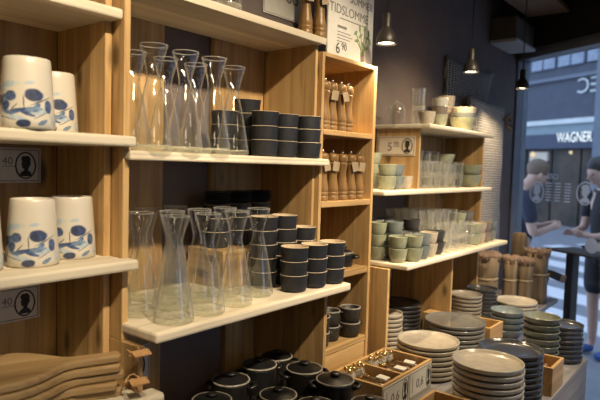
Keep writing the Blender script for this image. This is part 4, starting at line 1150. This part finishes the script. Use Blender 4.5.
# ------------------------------------------------------------------ people
M['skin'] = speckle('skin', (.48, .30, .22), (.54, .35, .26), rough=.5, scale=20)
M['navy'] = speckle('navy jersey', (.022, .026, .045), (.032, .037, .06), rough=.9, scale=60)
M['blackcloth'] = speckle('black cloth', (.014, .014, .018), (.022, .022, .028), rough=.9, scale=60)
M['jeans'] = speckle('grey blue denim', (.10, .13, .18), (.15, .18, .24), rough=.9, scale=50)
M['hairbrown'] = speckle('light brown hair', (.12, .08, .05), (.20, .14, .09), rough=.6, scale=80)
M['hairdark'] = speckle('dark hair', (.012, .010, .009), (.03, .024, .02), rough=.5, scale=80)
M['blueshoe'] = speckle('blue shoe', (.03, .08, .25), (.05, .11, .32), rough=.6, scale=40)
M['eye'] = speckle('dark eye', (.02, .018, .015), (.03, .028, .025), rough=.2, scale=40)

def skin_obj(name, joints, edges, mat, parent, root=0, sub=2):
    """joints: list of (x, y, z, r)"""
    me = bpy.data.meshes.new(name); me.from_pydata([j[:3] for j in joints], edges, []); me.materials.append(mat)
    o = bpy.data.objects.new(name, me); C.objects.link(o); o.parent = parent
    md = o.modifiers.new('skin', 'SKIN'); md.use_smooth_shade = True
    sv = me.skin_vertices[0].data if me.skin_vertices else None
    if sv is None:
        bm = bmesh.new(); bm.from_mesh(me); bm.verts.layers.skin.verify(); bm.to_mesh(me); bm.free(); sv = me.skin_vertices[0].data
    for i, j in enumerate(joints):
        rr_ = j[3] if isinstance(j[3], tuple) else (j[3], j[3])
        sv[i].radius = rr_; sv[i].use_root = (i == root)
    s = o.modifiers.new('sub', 'SUBSURF'); s.levels = sub; s.render_levels = sub
    return o
def person(label, loc, rotz, top, bottom, hair, shorts=False, lookdown=.45, hair_long=False, arms='phone', shoes='blackcloth'):
    """facing local +x, feet at z = 0"""
    t = thing('person', label, 'person', loc, rotz)
    J = [(0, 0, .96, .10), (0, 0, 1.10, (.125, .10)), (.01, 0, 1.27, (.14, .11)), (.0, 0, 1.42, (.11, .085)), (.02, 0, 1.50, .055), (.05, 0, 1.56, .052),   # 0-5 trunk, neck
         (.085, 0, 1.63, (.075, .085)), (.075, 0, 1.70, (.076, .092)), (.06, 0, 1.745, .05)]                                                       # 6-8 head
    E_ = [(0, 1), (1, 2), (2, 3), (3, 4), (4, 5), (5, 6), (6, 7), (7, 8)]
    cloth_top, ct_e = [(0, 0, .95, .118), (0, 0, 1.10, (.14, .115)), (.01, 0, 1.27, (.155, .122)), (.0, 0, 1.42, (.122, .098)), (.012, 0, 1.475, .07)], [(0, 1), (1, 2), (2, 3), (3, 4)]
    legs, le = [(0, 0, .99, .115)], []
    shoe = []
    for s in (-1, 1):
        b = len(J)
        if arms == 'phone':
            el, wr, pal = (.045, s * .235, 1.13), (.235, s * .10, 1.17), (.30, s * .055, 1.19)
        else:
            el, wr, pal = (.02, s * .24, 1.13), (.24, s * .13, 1.09), (.31, s * .09, 1.10)
        J += [(0, s * .13, 1.43, .058), (0, s * .185, 1.40, .052), (*el, .040), (*wr, .027), (*pal, (.022, .034))]
        E_ += [(3, b), (b, b + 1), (b + 1, b + 2), (b + 2, b + 3), (b + 3, b + 4)]
        # fingers
        for k in range(4):
            f = len(J); off = (k - 1.5) * .017
            J += [(pal[0] + .03, pal[1] + off * .6, pal[2] + off * .8 + .004, .0095), (pal[0] + .058 - abs(k - 1.2) * .006, pal[1] + off * .5 - s * .012, pal[2] + off * .8 + .010, .0085), (pal[0] + .062 - abs(k - 1.2) * .006, pal[1] + off * .4 - s * .030, pal[2] + off * .8 + .018, .0075)]
            E_ += [(b + 4, f), (f, f + 1), (f + 1, f + 2)]
        f = len(J); J += [(pal[0] + .005, pal[1] - s * .028, pal[2] + .022, .0105), (pal[0] + .035, pal[1] - s * .040, pal[2] + .034, .009)]
        E_ += [(b + 4, f), (f, f + 1)]
        # legs
        q = len(J)
        J += [(0, s * .09, .88, .085), (.01, s * .10, .50, .052), (-.01, s * .105, .28, .046), (-.015, s * .105, .09, .034), (.05, s * .11, .04, (.035, .03)), (.14, s * .12, .03, (.034, .022))]
        E_ += [(0, q), (q, q + 1), (q + 1, q + 2), (q + 2, q + 3), (q + 3, q + 4), (q + 4, q + 5)]
        c = len(cloth_top)
        cloth_top += [(0, s * .13, 1.43, .072), (0, s * .188, 1.40, .066), (el[0] * .75, el[1] * .985, el[2] + .075, .058)]
        ct_e += [(3, c), (c, c + 1), (c + 1, c + 2)]
        l0 = len(legs)
        if shorts: legs += [(0, s * .09, .88, .105), (.01, s * .10, .52, .085)]
        else: legs += [(0, s * .09, .88, .100), (.01, s * .10, .50, .070), (-.01, s * .105, .28, .062), (-.012, s * .105, .07, .055)]
        le += [(0, l0)] + [(l0 + i, l0 + i + 1) for i in range(len(legs) - l0 - 1)]
        shoe.append([(-.03, s * .105, .045, .044), (.04, s * .108, .045, (.044, .042)), (.15, s * .12, .036, (.040, .034))])
    # bend neck and head forward
    nk = Vector((.02, 0, 1.50)); R = Matrix.Rotation(lookdown, 4, 'Y')
    for i in (5, 6, 7, 8):
        v = R @ (Vector(J[i][:3]) - nk) + nk; J[i] = (v.x, v.y, v.z, J[i][3])
    skin_obj('body', J, E_, M['skin'], t)
    skin_obj('shirt', cloth_top, ct_e, M[top], t)
    skin_obj('shorts' if shorts else 'trousers', legs, le, M[bottom], t)
    for sh in shoe: skin_obj('shoe', sh, [(0, 1), (1, 2)], M[shoes], t)
    # face and hair ride on the head
    hd = Matrix.Translation(nk) @ R @ Matrix.Translation(-nk)
    def put(mb, name, mat):
        mb.v = [tuple(hd @ Vector(v)) for v in mb.v]; return mb.build(name, mat, t)
    m = MB(); n = 0
    def ell(c, r, seg=14, rows=9, cut=None):
        mm = MB(); prof = [(math.sin(PI * i / rows), -math.cos(PI * i / rows)) for i in range(rows + 1)]
        mm.lathe([(max(a, 0) if 0 < i < rows else 0, z) for i, (a, z) in enumerate(prof)], seg)
        mm.v = [(c[0] + v[0] * r[0], c[1] + v[1] * r[1], c[2] + v[2] * r[2]) for v in mm.v]; return mm
    put(ell((.048, 0, 1.715), (.096, .086, .088), 24, 14), 'hair', M[hair])
    if hair_long: put(ell((-.02, 0, 1.63), (.05, .075, .11), 20, 12), 'hair', M[hair])
    put(MB().tube([(.155, 0, 1.675), (.178, 0, 1.642), (.158, 0, 1.632)], [.007, .013, .009], 8), 'nose', M['skin'])
    for s in (-1, 1):
        put(ell((.146, s * .030, 1.672), (.008, .012, .007)), 'eye', M['eye'])
        put(ell((.066, s * .086, 1.655), (.018, .009, .030)), 'ear', M['skin'])
    put(ell((.150, 0, 1.598), (.008, .022, .006)), 'mouth', M['leather'])
    return t
ra = math.atan2(-.786, .618)
man = person('man in navy shirt outside the window looking down at a phone', (4.74, 1.47, 0), ra, 'navy', 'jeans', 'hairbrown', lookdown=.55); man.scale = (.95, .95, .945)
ph = thing('mobile_phone', 'dark mobile phone in the hands of the man outside', 'phone', Vector((4.74, 1.47, 0)) + Matrix.Rotation(ra, 3, 'Z') @ Vector((.325, 0, 1.205 * .945)), ra)
MB().box(-.036, .036, -.03, .03, -.004, .004).build('phone_body', M['blackcloth'], ph, bevel=.002, rot=(0, -.5, 0))
MB().box(-.032, .032, -.027, .027, .004, .0046).build('screen', M['fglass'], ph, rot=(0, -.5, 0))
per2 = person('person in black shirt and shorts outside at the right edge of the view', (5.36, .925, 0), ra + PI + .25, 'blackcloth', 'blackcloth', 'hairdark', shorts=True, lookdown=.35, hair_long=True, arms='fold', shoes='blueshoe'); per2.scale = (.97, .97, .955)

# ------------------------------------------------------------------ light
w = bpy.data.worlds.new('sky'); bpy.context.scene.world = w; w.use_nodes = True
nt = w.node_tree; bg = nt.nodes['Background']
bg.inputs[0].default_value = (.56, .70, 1.0, 1); bg.inputs[1].default_value = 2.1

def spot(name, loc, target, energy, size=60, blend=.5, soft=.04, col=(1, .81, .56)):
    ld = bpy.data.lights.new(name, 'SPOT'); ld.energy = energy; ld.color = col; ld.spot_size = math.radians(size); ld.spot_blend = blend; ld.shadow_soft_size = soft
    o = bpy.data.objects.new(name, ld); C.objects.link(o); o.location = P3(*loc)
    d = Vector(target) - Vector(loc); o.rotation_euler = d.to_track_quat('-Z', 'Y').to_euler()
    return o
for x, t, e, sz in ((.10, (.50, 1.1, .06), 82, 42), (.55, (.90, 1.1, .06), 84, 42), (1.0, (1.32, 1.1, .06), 92, 42), (1.42, (1.78, 1.1, -.08), 60, 42), (1.9, (2.35, 1.0, -.16), 105, 48),
                    (2.05, (1.72, .78, -.65), 72, 42), (2.45, (2.35, .75, -.65), 58, 46)):
    spot('track_spot', (x, -.22, 1.12), t, e * 1.12, sz)
def panel(loc, e, size):  # unseen warm area light, added behind the camera only as fill
    ld = bpy.data.lights.new('fill_light', 'AREA'); ld.energy = e; ld.color = (1, .82, .6); ld.size = size
    o = bpy.data.objects.new('fill_light', ld); C.objects.link(o); o.location = P3(*loc)
panel((-.6, -1.6, 1.12), 5, .6); panel((.6, -2.6, 1.12), 5, .6); panel((1.3, -1.4, 1.12), 3, .5)

sc = bpy.context.scene
sc.view_settings.view_transform = 'Standard'; sc.view_settings.look = 'None'
sc.view_settings.exposure = 0; sc.view_settings.gamma = 1
sc.view_settings.use_curve_mapping = False
try:
    sc.cycles.transparent_max_bounces = 48; sc.cycles.max_bounces = 8; sc.cycles.sample_clamp_indirect = 4
    sc.cycles.caustics_reflective = False; sc.cycles.caustics_refractive = False
except Exception: pass
